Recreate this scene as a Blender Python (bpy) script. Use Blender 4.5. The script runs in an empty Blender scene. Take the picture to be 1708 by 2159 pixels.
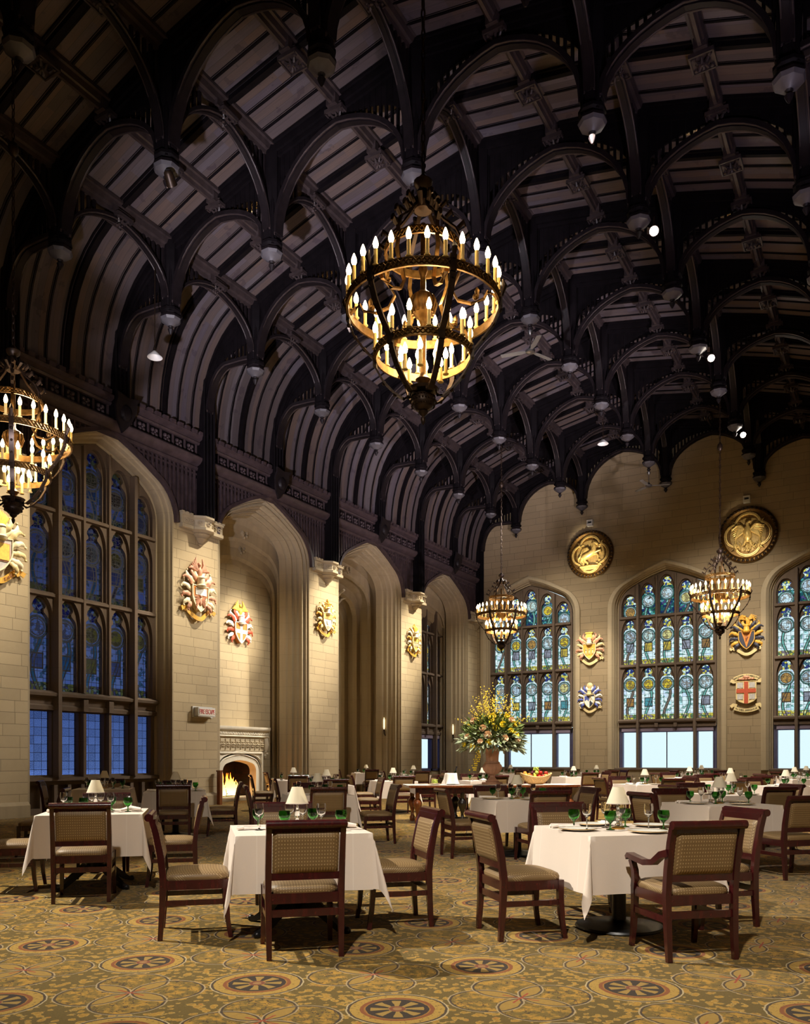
import bpy, bmesh, math, random
from mathutils import Vector, Matrix
from mathutils.geometry import tessellate_polygon
sin, cos, pi, sqrt = math.sin, math.cos, math.pi, math.sqrt
R = math.radians
rnd = random.Random(11)
SC = bpy.context.scene
COL = SC.collection
YAW = R(30.82)
def cw(lat, z):
    """a point given as metres to the right of / in front of the standpoint -> room coordinates"""
    return (-sin(YAW) * z + cos(YAW) * lat, cos(YAW) * z + sin(YAW) * lat)
# ------------------------------------------------------------------ mesh helpers
class MB:
    def __init__(s): s.v = []; s.f = []
    def add(s, vs, fs, M=None):
        o = len(s.v)
        s.v += [tuple(M @ Vector(p)) for p in vs] if M is not None else [tuple(p) for p in vs]
        s.f += [tuple(i + o for i in f) for f in fs]
        return s
    def box(s, x0, x1, y0, y1, z0, z1, M=None):
        return s.add([(x0,y0,z0),(x1,y0,z0),(x1,y1,z0),(x0,y1,z0),(x0,y0,z1),(x1,y0,z1),(x1,y1,z1),(x0,y1,z1)],
                     [(0,3,2,1),(4,5,6,7),(0,1,5,4),(1,2,6,5),(2,3,7,6),(3,0,4,7)], M)
    def lathe(s, prof, n=16, c=(0,0,0), M=None, sx=1, sy=1, ph=0, cap=True):
        vs = []; fs = []; m = len(prof)
        for r, z in prof:
            for i in range(n):
                a = 2*pi*(i+ph)/n
                vs.append((c[0]+r*cos(a)*sx, c[1]+r*sin(a)*sy, c[2]+z))
        for j in range(m-1):
            for i in range(n):
                k = (i+1) % n
                fs.append((j*n+i, j*n+k, (j+1)*n+k, (j+1)*n+i))
        if cap and prof[0][0] > 1e-6: fs.append(tuple(range(n-1, -1, -1)))
        if cap and prof[-1][0] > 1e-6: fs.append(tuple(range((m-1)*n, m*n)))
        return s.add(vs, fs, M)
    def ball(s, c, r, n=10, m=7, sc=(1,1,1), M=None):
        prof = [(max(1e-4, sin(pi*j/m))*1.0, -cos(pi*j/m)) for j in range(m+1)]
        T = Matrix.Translation(c) @ Matrix.Diagonal((r*sc[0], r*sc[1], r*sc[2], 1))
        return s.lathe([(p if p > 1e-3 else 0.0005, z) for p, z in prof], n, M=(M @ T) if M is not None else T)
    def tube(s, pts, r, n=8, closed=False, flat=None, M=None):
        P = [Vector(p) for p in pts]; m = len(P)
        rs = r if isinstance(r, (list, tuple)) else [r]*m
        vs = []; fs = []; up = None
        for i in range(m):
            if closed: t = P[(i+1) % m]-P[i-1]
            else: t = P[min(i+1, m-1)]-P[max(i-1, 0)]
            if t.length < 1e-9: t = Vector((0,0,1))
            t.normalize()
            if up is None:
                up = Vector((0,0,1)) if abs(t.z) < .9 else Vector((1,0,0))
                if flat is not None: up = Vector(flat)
            u = up - t*up.dot(t)
            if u.length < 1e-6: u = t.orthogonal()
            u.normalize(); w = t.cross(u)
            if flat is None: up = u
            for k in range(n):
                a = 2*pi*k/n
                fl = .45 if flat is not None else 1
                vs.append(P[i]+u*cos(a)*rs[i]*fl+w*sin(a)*rs[i])
        q = m if closed else m-1
        for i in range(q):
            for k in range(n):
                l = (k+1) % n; j = (i+1) % m
                fs.append((i*n+k, i*n+l, j*n+l, j*n+k))
        if not closed:
            fs.append(tuple(range(n-1, -1, -1))); fs.append(tuple(range((m-1)*n, m*n)))
        return s.add(vs, fs, M)
    def bar(s, pts, w, h, up=(0,0,1), M=None, closed=False):
        """rectangular section swept along pts: w sideways, h along the 'up' side"""
        P = [Vector(p) for p in pts]; m = len(P); vs = []; fs = []; up = Vector(up)
        ws = w if isinstance(w, (list, tuple)) else [w]*m
        hs = h if isinstance(h, (list, tuple)) else [h]*m
        for i in range(m):
            if closed: t = P[(i+1) % m]-P[i-1]
            else: t = P[min(i+1, m-1)]-P[max(i-1, 0)]
            t.normalize(); sd = t.cross(up)
            if sd.length < 1e-6: sd = t.orthogonal()
            sd.normalize(); nn = sd.cross(t)
            a = sd*ws[i]/2; b = nn*hs[i]/2
            vs += [P[i]-a-b, P[i]+a-b, P[i]+a+b, P[i]-a+b]
        for i in range(m if closed else m-1):
            j = (i+1) % m
            for k in range(4):
                l = (k+1) % 4
                fs.append((i*4+k, i*4+l, j*4+l, j*4+k))
        if not closed: fs += [(3,2,1,0), (m*4-4, m*4-3, m*4-2, m*4-1)]
        return s.add(vs, fs, M)
    def plate(s, outline, holes, fn, d0, d1, back=True):
        """flat plate with holes; fn(u, v, d) gives the 3-D point"""
        loops = [outline]+list(holes)
        flat = [p for l in loops for p in l]
        tris = tessellate_polygon([[Vector((p[0], p[1], 0)) for p in l] for l in loops])
        n = len(flat)
        vs = [fn(p[0], p[1], d0) for p in flat]+[fn(p[0], p[1], d1) for p in flat]
        fs = [tuple(t) for t in tris]
        if back: fs += [(t[2]+n, t[1]+n, t[0]+n) for t in tris]
        o = 0
        for l in loops:
            m = len(l)
            for i in range(m):
                j = (i+1) % m
                fs.append((o+i, o+j, o+j+n, o+i+n))
            o += m
        return s.add(vs, fs)
    def loft(s, loops, closed=True, cap0=False, cap1=False):
        n = len(loops[0]); vs = [p for l in loops for p in l]; fs = []
        for j in range(len(loops)-1):
            for i in range(n if closed else n-1):
                k = (i+1) % n
                fs.append((j*n+i, j*n+k, (j+1)*n+k, (j+1)*n+i))
        if cap0: fs.append(tuple(range(n-1, -1, -1)))
        if cap1: fs.append(tuple(range((len(loops)-1)*n, len(loops)*n)))
        return s.add(vs, fs)
    def grid(s, nu, nv, fn, M=None):
        vs = [fn(i/nu, j/nv) for j in range(nv+1) for i in range(nu+1)]
        fs = [(j*(nu+1)+i, j*(nu+1)+i+1, (j+1)*(nu+1)+i+1, (j+1)*(nu+1)+i) for j in range(nv) for i in range(nu)]
        return s.add(vs, fs, M)
    def merge(s, o, M=None): return s.add(o.v, o.f, M)

KIDS = {}
def link(o, parent=None):
    COL.objects.link(o)
    if parent is not None:
        o.parent = parent
        KIDS.setdefault(parent.name, []).append(o)
    return o
def tag(o, label=None, cat=None, group=None, kind=None):
    for k, v in (('label', label), ('category', cat), ('group', group), ('kind', kind)):
        if v is not None: o[k] = v
        elif k in o and k in ('label',) : del o[k]
    return o
def mesh(name, mb, mat, sharp=35, recalc=True):
    me = bpy.data.meshes.new(name)
    me.from_pydata([tuple(p) for p in mb.v], [], mb.f)
    if recalc:
        bm = bmesh.new(); bm.from_mesh(me)
        bmesh.ops.recalc_face_normals(bm, faces=bm.faces[:])
        bm.to_mesh(me); bm.free()
    for m in (mat if isinstance(mat, (list, tuple)) else [mat]): me.materials.append(m)
    if sharp:
        me.polygons.foreach_set('use_smooth', [True]*len(me.polygons))
        me.set_sharp_from_angle(angle=R(sharp))
    return me
def put(name, me, parent=None, loc=None, rz=None, rot=None):
    o = bpy.data.objects.new(name, me)
    if loc is not None: o.location = loc
    if rz is not None: o.rotation_euler = (0, 0, rz)
    if rot is not None: o.rotation_euler = rot
    return link(o, parent)
def build(name, mb, mat, parent=None, loc=None, rz=None, sharp=35, recalc=True):
    return put(name, mesh(name, mb, mat, sharp, recalc), parent, loc, rz)
def empty(name, loc=(0,0,0), rz=0, parent=None, label=None, cat=None, group=None, kind=None):
    o = bpy.data.objects.new(name, None); o.location = loc; o.rotation_euler = (0, 0, rz); o.empty_display_size = .1
    link(o, parent)
    return tag(o, label, cat, group, kind)
def copy_tree(o, parent=None):
    c = o.copy(); link(c, parent)
    for ch in KIDS.get(o.name, []): copy_tree(ch, c)
    return c
def place(o, used, loc, rz, label=None, cat=None, group=None):
    c = o if not used else copy_tree(o)
    c.location = loc; c.rotation_euler = (0, 0, rz)
    return tag(c, label, cat, group)
# ------------------------------------------------------------------ materials
def lin(r, g, b):
    return tuple((c/255/12.92 if c/255 <= .04045 else ((c/255+.055)/1.055)**2.4) for c in (r, g, b))
class NT:
    def __init__(s, name):
        s.m = bpy.data.materials.new(name); s.m.use_nodes = True
        s.t = s.m.node_tree; s.t.nodes.clear()
        s.out = s.t.nodes.new('ShaderNodeOutputMaterial')
    def n(s, typ, **kw):
        d = s.t.nodes.new(typ)
        for k, v in kw.items(): setattr(d, k, v)
        return d
    def w(s, sock, val):
        if isinstance(val, bpy.types.NodeSocket): s.t.links.new(val, sock)
        elif val is not None:
            if isinstance(val, (tuple, list)) and len(val) == 3 and sock.type == 'RGBA': val = (*val, 1)
            sock.default_value = val
    def mt(s, op, a, b=None, c=None, clamp=False):
        d = s.n('ShaderNodeMath', operation=op); d.use_clamp = clamp
        s.w(d.inputs[0], a); s.w(d.inputs[1], b)
        if c is not None: s.w(d.inputs[2], c)
        return d.outputs[0]
    def add(s, a, b): return s.mt('ADD', a, b)
    def sub(s, a, b): return s.mt('SUBTRACT', a, b)
    def mul(s, a, b): return s.mt('MULTIPLY', a, b)
    def lt(s, a, b): return s.mt('LESS_THAN', a, b)
    def gt(s, a, b): return s.mt('GREATER_THAN', a, b)
    def near(s, a, v, wd): return s.lt(s.mt('ABSOLUTE', s.sub(a, v)), wd)
    def mix(s, f, a, b, bt='MIX'):
        d = s.n('ShaderNodeMix', data_type='RGBA', blend_type=bt)
        s.w(d.inputs[0], f); s.w(d.inputs[6], a); s.w(d.inputs[7], b)
        return d.outputs[2]
    def xyz(s, v):
        d = s.n('ShaderNodeSeparateXYZ'); s.w(d.inputs[0], v); return d.outputs
    def vec(s, x, y, z=0.0):
        d = s.n('ShaderNodeCombineXYZ'); s.w(d.inputs[0], x); s.w(d.inputs[1], y); s.w(d.inputs[2], z); return d.outputs[0]
    def obj(s): return s.n('ShaderNodeTexCoord').outputs['Object']
    def pos(s): return s.n('ShaderNodeNewGeometry').outputs['Position']
    def uv(s, name):
        d = s.n('ShaderNodeUVMap'); d.uv_map = name; return d.outputs[0]
    def noise(s, v, sc, det=3, rough=.55):
        d = s.n('ShaderNodeTexNoise'); s.w(d.inputs['Vector'], v); d.inputs['Scale'].default_value = sc
        d.inputs['Detail'].default_value = det; d.inputs['Roughness'].default_value = rough
        return d.outputs['Fac']
    def white(s, v):
        d = s.n('ShaderNodeTexWhiteNoise'); s.w(d.inputs['Vector'], v); return d.outputs
    def ramp(s, f, stops, interp='LINEAR'):
        d = s.n('ShaderNodeValToRGB'); cr = d.color_ramp; cr.interpolation = interp
        while len(cr.elements) < len(stops): cr.elements.new(.5)
        for e, (p, c) in zip(cr.elements, stops):
            e.position = p; e.color = (*c, 1)
        s.w(d.inputs[0], f); return d.outputs[0]
    def bump(s, h, st=.3, dist=.02):
        d = s.n('ShaderNodeBump'); d.inputs['Strength'].default_value = st; d.inputs['Distance'].default_value = dist
        s.w(d.inputs['Height'], h); return d.outputs[0]
    def pbr(s, col, rough=.5, metal=0, normal=None, spec=None, trans=0, ior=None, coat=0, sheen=0, emit=None, es=0):
        d = s.n('ShaderNodeBsdfPrincipled')
        s.w(d.inputs['Base Color'], col); s.w(d.inputs['Roughness'], rough); s.w(d.inputs['Metallic'], metal)
        if normal is not None: s.w(d.inputs['Normal'], normal)
        if spec is not None: s.w(d.inputs['Specular IOR Level'], spec)
        if trans: d.inputs['Transmission Weight'].default_value = trans
        if ior: d.inputs['IOR'].default_value = ior
        if coat: d.inputs['Coat Weight'].default_value = coat; d.inputs['Coat Roughness'].default_value = .15
        if sheen: d.inputs['Sheen Weight'].default_value = sheen
        if emit is not None: s.w(d.inputs['Emission Color'], emit); d.inputs['Emission Strength'].default_value = es
        s.t.links.new(d.outputs[0], s.out.inputs[0]); return s.m
    def fin(s, sh): s.t.links.new(sh, s.out.inputs[0]); return s.m
MT = {}
def plain(name, c, rough=.5, metal=0, var=.12, sc=6, **kw):
    t = NT(name); f = t.noise(t.obj(), sc)
    a = tuple(x*(1-var) for x in c); b = tuple(min(1, x*(1+var)) for x in c)
    MT[name] = t.pbr(t.ramp(f, [(.3, a), (.7, b)]), rough, metal, **kw); return MT[name]

def stone_mat(name, axis, base, bw=.62, rh=.27):
    t = NT(name); p = t.pos(); x, y, z = t.xyz(p)
    u = {'x': y, 'y': x}[axis]
    # coursed ashlar of uneven block lengths: every course shifts and stretches its own way
    row = t.mt('FLOOR', t.mt('DIVIDE', z, rh)); rr = t.white(t.vec(row, 3.7, 1.3))[0]
    big = t.gt(rr, .62)
    us = t.add(t.mul(u, t.add(.8, t.mul(rr, .5))), t.mul(rr, 7.0))
    def brick(scw, sch):
        b = t.n('ShaderNodeTexBrick'); t.w(b.inputs['Vector'], t.vec(us, z, 0))
        b.inputs['Scale'].default_value = 1; b.inputs['Brick Width'].default_value = scw; b.inputs['Row Height'].default_value = sch
        b.inputs['Mortar Size'].default_value = .006; b.inputs['Mortar Smooth'].default_value = .3
        b.inputs['Color1'].default_value = (0,0,0,1); b.inputs['Color2'].default_value = (1,1,1,1); b.inputs['Mortar'].default_value = (.5,.5,.5,1)
        b.offset = .43; b.squash = 1.45; b.squash_frequency = 3
        return b
    b1 = brick(bw, rh); b2 = brick(bw*1.5, rh)
    fac = t.n('ShaderNodeMix', data_type='FLOAT'); t.w(fac.inputs[0], big); t.w(fac.inputs[2], b1.outputs['Fac']); t.w(fac.inputs[3], b2.outputs['Fac'])
    tone = t.mix(big, b1.outputs['Color'], b2.outputs['Color'])
    lo = tuple(c*.88 for c in base); hi = tuple(min(1, c*1.08) for c in base)
    c = t.mix(tone, lo, hi)
    n1 = t.noise(p, .8, 5); n2 = t.noise(p, 9, 4)
    c = t.mix(t.mul(n1, .55), c, tuple(x*.72*k for x, k in zip(base, (1.02, .97, .9))))
    c = t.mix(t.mul(n2, .3), c, tuple(x*1.15 for x in base))
    c = t.mix(t.mul(fac.outputs[0], .85), c, tuple(x*.30 for x in base))
    h = t.sub(t.mul(n2, .4), fac.outputs[0])
    MT[name] = t.pbr(c, .85, normal=t.bump(h, .35, .015), spec=.25)
STONE = lin(182, 164, 132)
stone_mat('stone_left', 'x', STONE)
stone_mat('stone_far', 'y', lin(150, 132, 104), .7, .3)
def plain_stone(name, base, joint=.55):
    t = NT(name); p = t.pos(); x, y, z = t.xyz(p)
    n1 = t.noise(p, 1.3, 5); n2 = t.noise(p, 12, 4)
    st = t.noise(t.vec(t.mul(x, 5), t.mul(y, 5), t.mul(z, .25)), 1.2, 3)
    c = t.mix(t.mul(n1, .6), tuple(min(1, c*1.08) for c in base), tuple(c*.7 for c in base))
    c = t.mix(t.mul(n2, .3), c, tuple(c*1.1 for c in base))
    c = t.mix(t.mul(t.mt('POWER', st, 2.0), .7), c, tuple(c*.5 for c in base))
    jf = t.mt('FRACT', t.mt('DIVIDE', z, joint)); ln = t.lt(jf, .012)
    c = t.mix(t.mul(ln, .5), c, tuple(x*.4 for x in base))
    MT[name] = t.pbr(c, .85, normal=t.bump(n2, .25, .01), spec=.25)
plain_stone('stone_moulded', lin(172, 155, 126))
plain_stone('stone_carved', lin(186, 170, 142), 9)
plain_stone('stone_tracery', lin(106, 90, 76), .9)
plain_stone('stone_white', lin(222, 212, 192), 9)
# dark roof timber and boarded ceiling
plain('timber', (.0045, .0032, .004), .6, var=.3, sc=4, spec=.08)
plain('timber_moulded', (.0095, .0065, .0075), .5, var=.3, sc=5, spec=.16)
plain('timber_panel', (.020, .0125, .0125), .5, var=.3, sc=5, spec=.2)
plain('timber_bead', (.036, .025, .025), .4, var=.3, sc=6, spec=.35)  # paler timber carries the thin highlights of ribs and purlins in its colour
plain('timber_cornice', (.052, .034, .037), .45, var=.3, sc=5, spec=.3)
plain('fan_grey', lin(120, 116, 110), .5)
plain('pendant_tip', lin(72, 68, 72), .5)
t = NT('ceiling_boards'); x, y, z = t.xyz(t.pos())
bi = t.mt('FLOOR', t.mt('DIVIDE', t.add(y, .06), .172)); si = t.mt('FLOOR', t.mt('DIVIDE', x, 1.8))
wn = t.white(t.vec(bi, si, 2.0))
gr = t.noise(t.vec(t.mul(x, .8), t.mul(y, 14), t.mul(z, .8)), 2.2, 4)
kn = t.noise(t.pos(), 2.3, 3)
c = t.ramp(wn[0], [(0, lin(78, 70, 72)), (.35, lin(90, 79, 78)), (.6, lin(98, 82, 74)), (.8, lin(84, 77, 86)), (1, lin(98, 91, 94))])
c = t.mix(t.mul(gr, .55), c, lin(46, 36, 40)); c = t.mix(t.mul(t.gt(kn, .63), .35), c, lin(40, 28, 44))
ed = t.lt(t.mt('FRACT', t.mt('DIVIDE', t.add(y, .06), .172)), .035)
c = t.mix(t.mul(ed, .6), c, lin(26, 20, 22))
MT['ceiling_boards'] = t.pbr(c, .5, normal=t.bump(gr, .1, .01), spec=.3)
# furniture
def wood(name, a, b, rough=.25, coat=.35):
    t = NT(name); o = t.obj(); x, y, z = t.xyz(o)
    f = t.noise(t.vec(t.mul(x, 9), t.mul(y, 9), t.mul(z, 1.5)), 3, 4)
    rn = t.n('ShaderNodeObjectInfo').outputs['Random']
    f2 = t.noise(o, 30, 3)
    c = t.ramp(f, [(.25, a), (.75, b)])
    c = t.mix(t.mul(t.gt(f2, .68), .35), c, tuple(min(1, q*2.2) for q in b))
    MT[name] = t.pbr(c, rough, coat=coat)
wood('mahogany', lin(40, 9, 14), lin(68, 20, 20))
wood('walnut', lin(86, 42, 20), lin(140, 78, 40))
wood('black_wood', lin(14, 10, 10), lin(26, 18, 16), .3)
t = NT('tan_upholstery'); x, y, z = t.xyz(t.obj()); v = t.add(y, z)
k = 2*pi/.028
s1 = t.mul(t.mt('SINE', t.mul(t.add(x, v), k*.72)), t.mt('SINE', t.mul(t.sub(x, v), k*.72)))
dot = t.gt(s1, .62)
fb = t.noise(t.obj(), 260, 2)
c = t.mix(dot, lin(124, 98, 62), lin(186, 160, 116)); c = t.mix(t.mul(fb, .5), c, lin(96, 74, 46))
MT['tan_upholstery'] = t.pbr(c, .55, normal=t.bump(s1, .12, .002))
t = NT('white_linen'); o = t.obj(); x, y, z = t.xyz(o); fb = t.noise(o, 120, 2)
cr = t.mt('MINIMUM', t.mt('ABSOLUTE', t.sub(t.mt('ABSOLUTE', x), .36)), t.mt('ABSOLUTE', t.sub(z, -.17)))
c = t.mix(t.mul(fb, .25), lin(224, 209, 195), lin(204, 188, 173))
c = t.mix(t.mul(t.lt(cr, .004), .25), c, lin(250, 242, 232))
MT['white_linen'] = t.pbr(c, .75, normal=t.bump(fb, .08, .002), sheen=.15, spec=.2)
plain('napkin_cloth', lin(238, 226, 214), .8, var=.06)
plain('black_iron', (.012, .011, .012), .35, .3)
plain('brass', lin(196, 150, 70), .3, .9)
plain('bronze', lin(116, 86, 46), .38, .85, var=.45, sc=14)
plain('dark_bronze', lin(48, 34, 24), .42, .6, var=.4, sc=14)
plain('gilt', lin(222, 188, 116), .35, .55, var=.25, sc=10)
plain('gilt_ground', lin(176, 146, 90), .42, .6, var=.3, sc=12)
plain('candle_tube', lin(236, 206, 130), .6)
plain('porcelain', lin(238, 234, 224), .15, var=.03)
plain('gold_rim', lin(198, 160, 84), .3, .6)
plain('silver', lin(208, 206, 202), .15, 1.0, var=.05)
plain('terracotta', lin(168, 126, 100), .75, var=.2)
plain('wicker', lin(206, 170, 112), .7, var=.35, sc=40)
plain('leaf_green', lin(96, 110, 52), .55, var=.5, sc=9)
plain('leaf_grey', lin(142, 150, 118), .6, var=.4, sc=9)
plain('stem_brown', lin(150, 128, 84), .7, var=.3)
plain('yellow_petal', lin(250, 222, 70), .6, var=.12, sc=20)
plain('peach_petal', lin(246, 206, 168), .6, var=.15, sc=20)
plain('forsythia', lin(222, 190, 60), .6, var=.15, sc=20)
plain('white_paint', lin(232, 228, 216), .5, var=.04)
plain('sign_red', lin(196, 40, 34), .5, var=.04)
plain('white_metal', lin(214, 212, 208), .35, var=.03)
plain('steel_grey', lin(120, 118, 118), .3, .8)
for nm, col in (('paint_gold', (222, 168, 64)), ('paint_orange', (206, 128, 52)), ('paint_red', (190, 84, 56)), ('paint_cream', (240, 226, 190)),
                ('paint_white', (244, 240, 230)), ('paint_blue', (86, 96, 170)), ('paint_navy', (58, 58, 72)), ('paint_brown', (150, 92, 60)), ('paint_grey', (196, 190, 184)),
                ('paint_yellow', (236, 204, 92)), ('paint_pink', (206, 148, 118)), ('paint_black', (34, 30, 34)), ('paint_scroll', (226, 204, 148))):
    plain(nm, lin(*col), .5, var=.13, sc=16)
for nm, col in (('fruit_red', (176, 42, 30)), ('fruit_yellow', (236, 196, 60)), ('fruit_orange', (232, 132, 40)), ('fruit_green', (176, 188, 80)), ('fruit_plum', (84, 30, 44))):
    plain(nm, lin(*col), .35, var=.2, sc=18)
def glass(name, col, rough=0.0, ior=1.45):
    t = NT(name); MT[name] = t.pbr(col, rough, trans=1.0, ior=ior)
glass('clear_glass', (.97, .98, .98)); glass('green_glass', (.16, .50, .13)); glass('dark_green_glass', (.015, .05, .02))
t = NT('lampshade'); a = t.n('ShaderNodeBsdfDiffuse'); a.inputs[0].default_value = (*lin(244, 236, 214), 1)
b = t.n('ShaderNodeBsdfTranslucent'); b.inputs[0].default_value = (*lin(250, 236, 200), 1)
mx = t.n('ShaderNodeMixShader'); mx.inputs[0].default_value = .35
t.t.links.new(a.outputs[0], mx.inputs[1]); t.t.links.new(b.outputs[0], mx.inputs[2]); MT['lampshade'] = t.fin(mx.outputs[0])
def emis(name, col, st):
    t = NT(name); e = t.n('ShaderNodeEmission'); e.inputs[0].default_value = (*col, 1); e.inputs[1].default_value = st
    MT[name] = t.fin(e.outputs[0])
emis('bulb_glow', (1, .70, .36), 22); emis('spot_glow', (1, .9, .75), 90); MT['bulb_glow'].cycles.emission_sampling = 'NONE'
emis('sconce_glow', (1, .75, .4), 2.2)
t = NT('flame'); z = t.xyz(t.obj())[2]
e = t.n('ShaderNodeEmission'); t.w(e.inputs[0], t.ramp(t.mul(z, 1.5), [(0, (1, .62, .2)), (.45, (1, .42, .08)), (1, (.8, .14, .01))])); e.inputs[1].default_value = 7
MT['flame'] = t.fin(e.outputs[0])
t = NT('fire_brick'); b = t.n('ShaderNodeTexBrick'); x, y, z = t.xyz(t.pos())
t.w(b.inputs['Vector'], t.vec(t.add(x, y), z, 0)); b.inputs['Scale'].default_value = 1; b.inputs['Brick Width'].default_value = .24; b.inputs['Row Height'].default_value = .085
b.inputs['Mortar Size'].default_value = .008
b.inputs['Color1'].default_value = (*lin(44, 20, 15), 1); b.inputs['Color2'].default_value = (*lin(14, 10, 9), 1); b.inputs['Mortar'].default_value = (*lin(24, 18, 16), 1)
MT['fire_brick'] = t.pbr(b.outputs['Color'], .9)
plain('charred_log', lin(34, 24, 20), .9, var=.5)
# carpet: rows of wheel medallions and four-lobed flowers on an olive and gold leaf ground
t = NT('carpet'); x, y, z = t.xyz(t.pos()); P = t.pos()
wob = t.mul(t.sub(t.noise(P, 22, 2), .5), .012)
PX, PY = .995, 1.065
def cell(v, o, per): return t.mul(t.sub(t.mt('FRACT', t.add(t.mt('DIVIDE', t.sub(v, o), per), .5)), .5), per)
mx_, my_ = t.add(cell(x, -4.30, PX), wob), t.add(cell(y, 3.79, PY), wob)
qx, qy = t.add(cell(x, -4.30+PX/2, PX), wob), t.add(cell(y, 3.79+PY/2, PY), wob)
def ln2(a, b): return t.mt('SQRT', t.add(t.mul(a, a), t.mul(b, b)))
rm = ln2(mx_, my_)
leaf = t.n('ShaderNodeTexVoronoi'); leaf.feature = 'SMOOTH_F1'; leaf.inputs['Scale'].default_value = 21; t.w(leaf.inputs['Vector'], P)
lf = leaf.outputs['Distance']; n3 = t.noise(P, 44, 4, .7); n4 = t.noise(P, 9, 3)
olive = t.mix(t.noise(P, 90, 3), lin(116, 93, 30), lin(76, 60, 20))
gold = t.mix(t.mt('MULTIPLY_ADD', n3, 2.2, -.6, True), lin(198, 152, 54), lin(122, 86, 24))
lm = t.add(lf, t.mul(n3, .55))
c = t.mix(t.mul(t.lt(lm, .62), .9), olive, gold)
c = t.mix(t.mul(t.near(lm, .60, .03), .45), c, lin(190, 160, 92))
c = t.mix(t.mul(t.mul(t.gt(n4, .64), t.lt(lm, .62)), .55), c, lin(168, 98, 36))
# flowers
cc, rc = .148, .207
ds = [ln2(t.sub(qx, sx*cc), t.sub(qy, sy*cc)) for sx in (-1, 1) for sy in (-1, 1)]
ins = [t.lt(d, rc) for d in ds]; cnt = t.add(t.add(ins[0], ins[1]), t.add(ins[2], ins[3]))
n5 = t.noise(P, 15, 4, .62)
inner = t.mix(t.mt('MULTIPLY_ADD', t.sub(n5, .46), 7, 0, True), lin(112, 91, 34), lin(178, 134, 46))
br = t.noise(t.vec(t.mul(x, 1), t.mul(y, 1), 0), 16, 2, .4)
inner = t.mix(t.mul(t.near(br, .5, .012), .85), inner, lin(50, 34, 24))
c = t.mix(t.gt(cnt, .5), c, inner); c = t.mix(t.gt(cnt, 1.5), c, t.mix(t.mul(n3, .8), lin(176, 140, 62), lin(122, 93, 38)))
for i, d in enumerate(ds):
    c = t.mix(t.mul(t.near(d, rc+.004, .0045), .8), c, lin(176, 156, 120)); c = t.mix(t.mul(t.near(d, rc-.007, .0065), .85), c, lin(38, 26, 30))
qr = ln2(qx, qy)
ql = t.mt('MINIMUM', t.mt('ABSOLUTE', qx), t.mt('ABSOLUTE', qy))
c = t.mix(t.mul(t.lt(ql, .006), t.lt(qr, .11)), c, lin(152, 60, 34))
# wheel medallions
ang = t.mt('ARCTAN2', my_, mx_)
tan_ = t.mix(t.mul(t.gt(n3, .58), .7), lin(172, 136, 58), lin(80, 62, 24))
c = t.mix(t.lt(rm, .275), c, tan_)
for r0, w0, cl in ((.277, .0045, lin(186, 168, 130)), (.266, .007, lin(34, 24, 30)), (.192, .012, lin(124, 58, 26)), (.178, .004, lin(150, 96, 36))):
    c = t.mix(t.mul(t.near(rm, r0, w0), .9), c, cl)
sp = t.gt(t.mt('SINE', t.mul(ang, 8)), 0)
wheel = t.mix(sp, lin(156, 124, 58), lin(40, 29, 23))
c = t.mix(t.lt(rm, .172), c, wheel)
c = t.mix(t.near(rm, .160, .013), c, lin(42, 28, 26))
c = t.mix(t.lt(rm, .05), c, lin(150, 110, 66)); c = t.mix(t.near(rm, .036, .01), c, lin(120, 62, 40))
MT['carpet'] = t.pbr(t.mix(t.mul(t.noise(P, 300, 2), .35), c, tuple(.45*q for q in lin(110, 90, 48))), .95, normal=t.bump(t.noise(P, 320, 2), .25, .004), sheen=.15, spec=.1)
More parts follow.
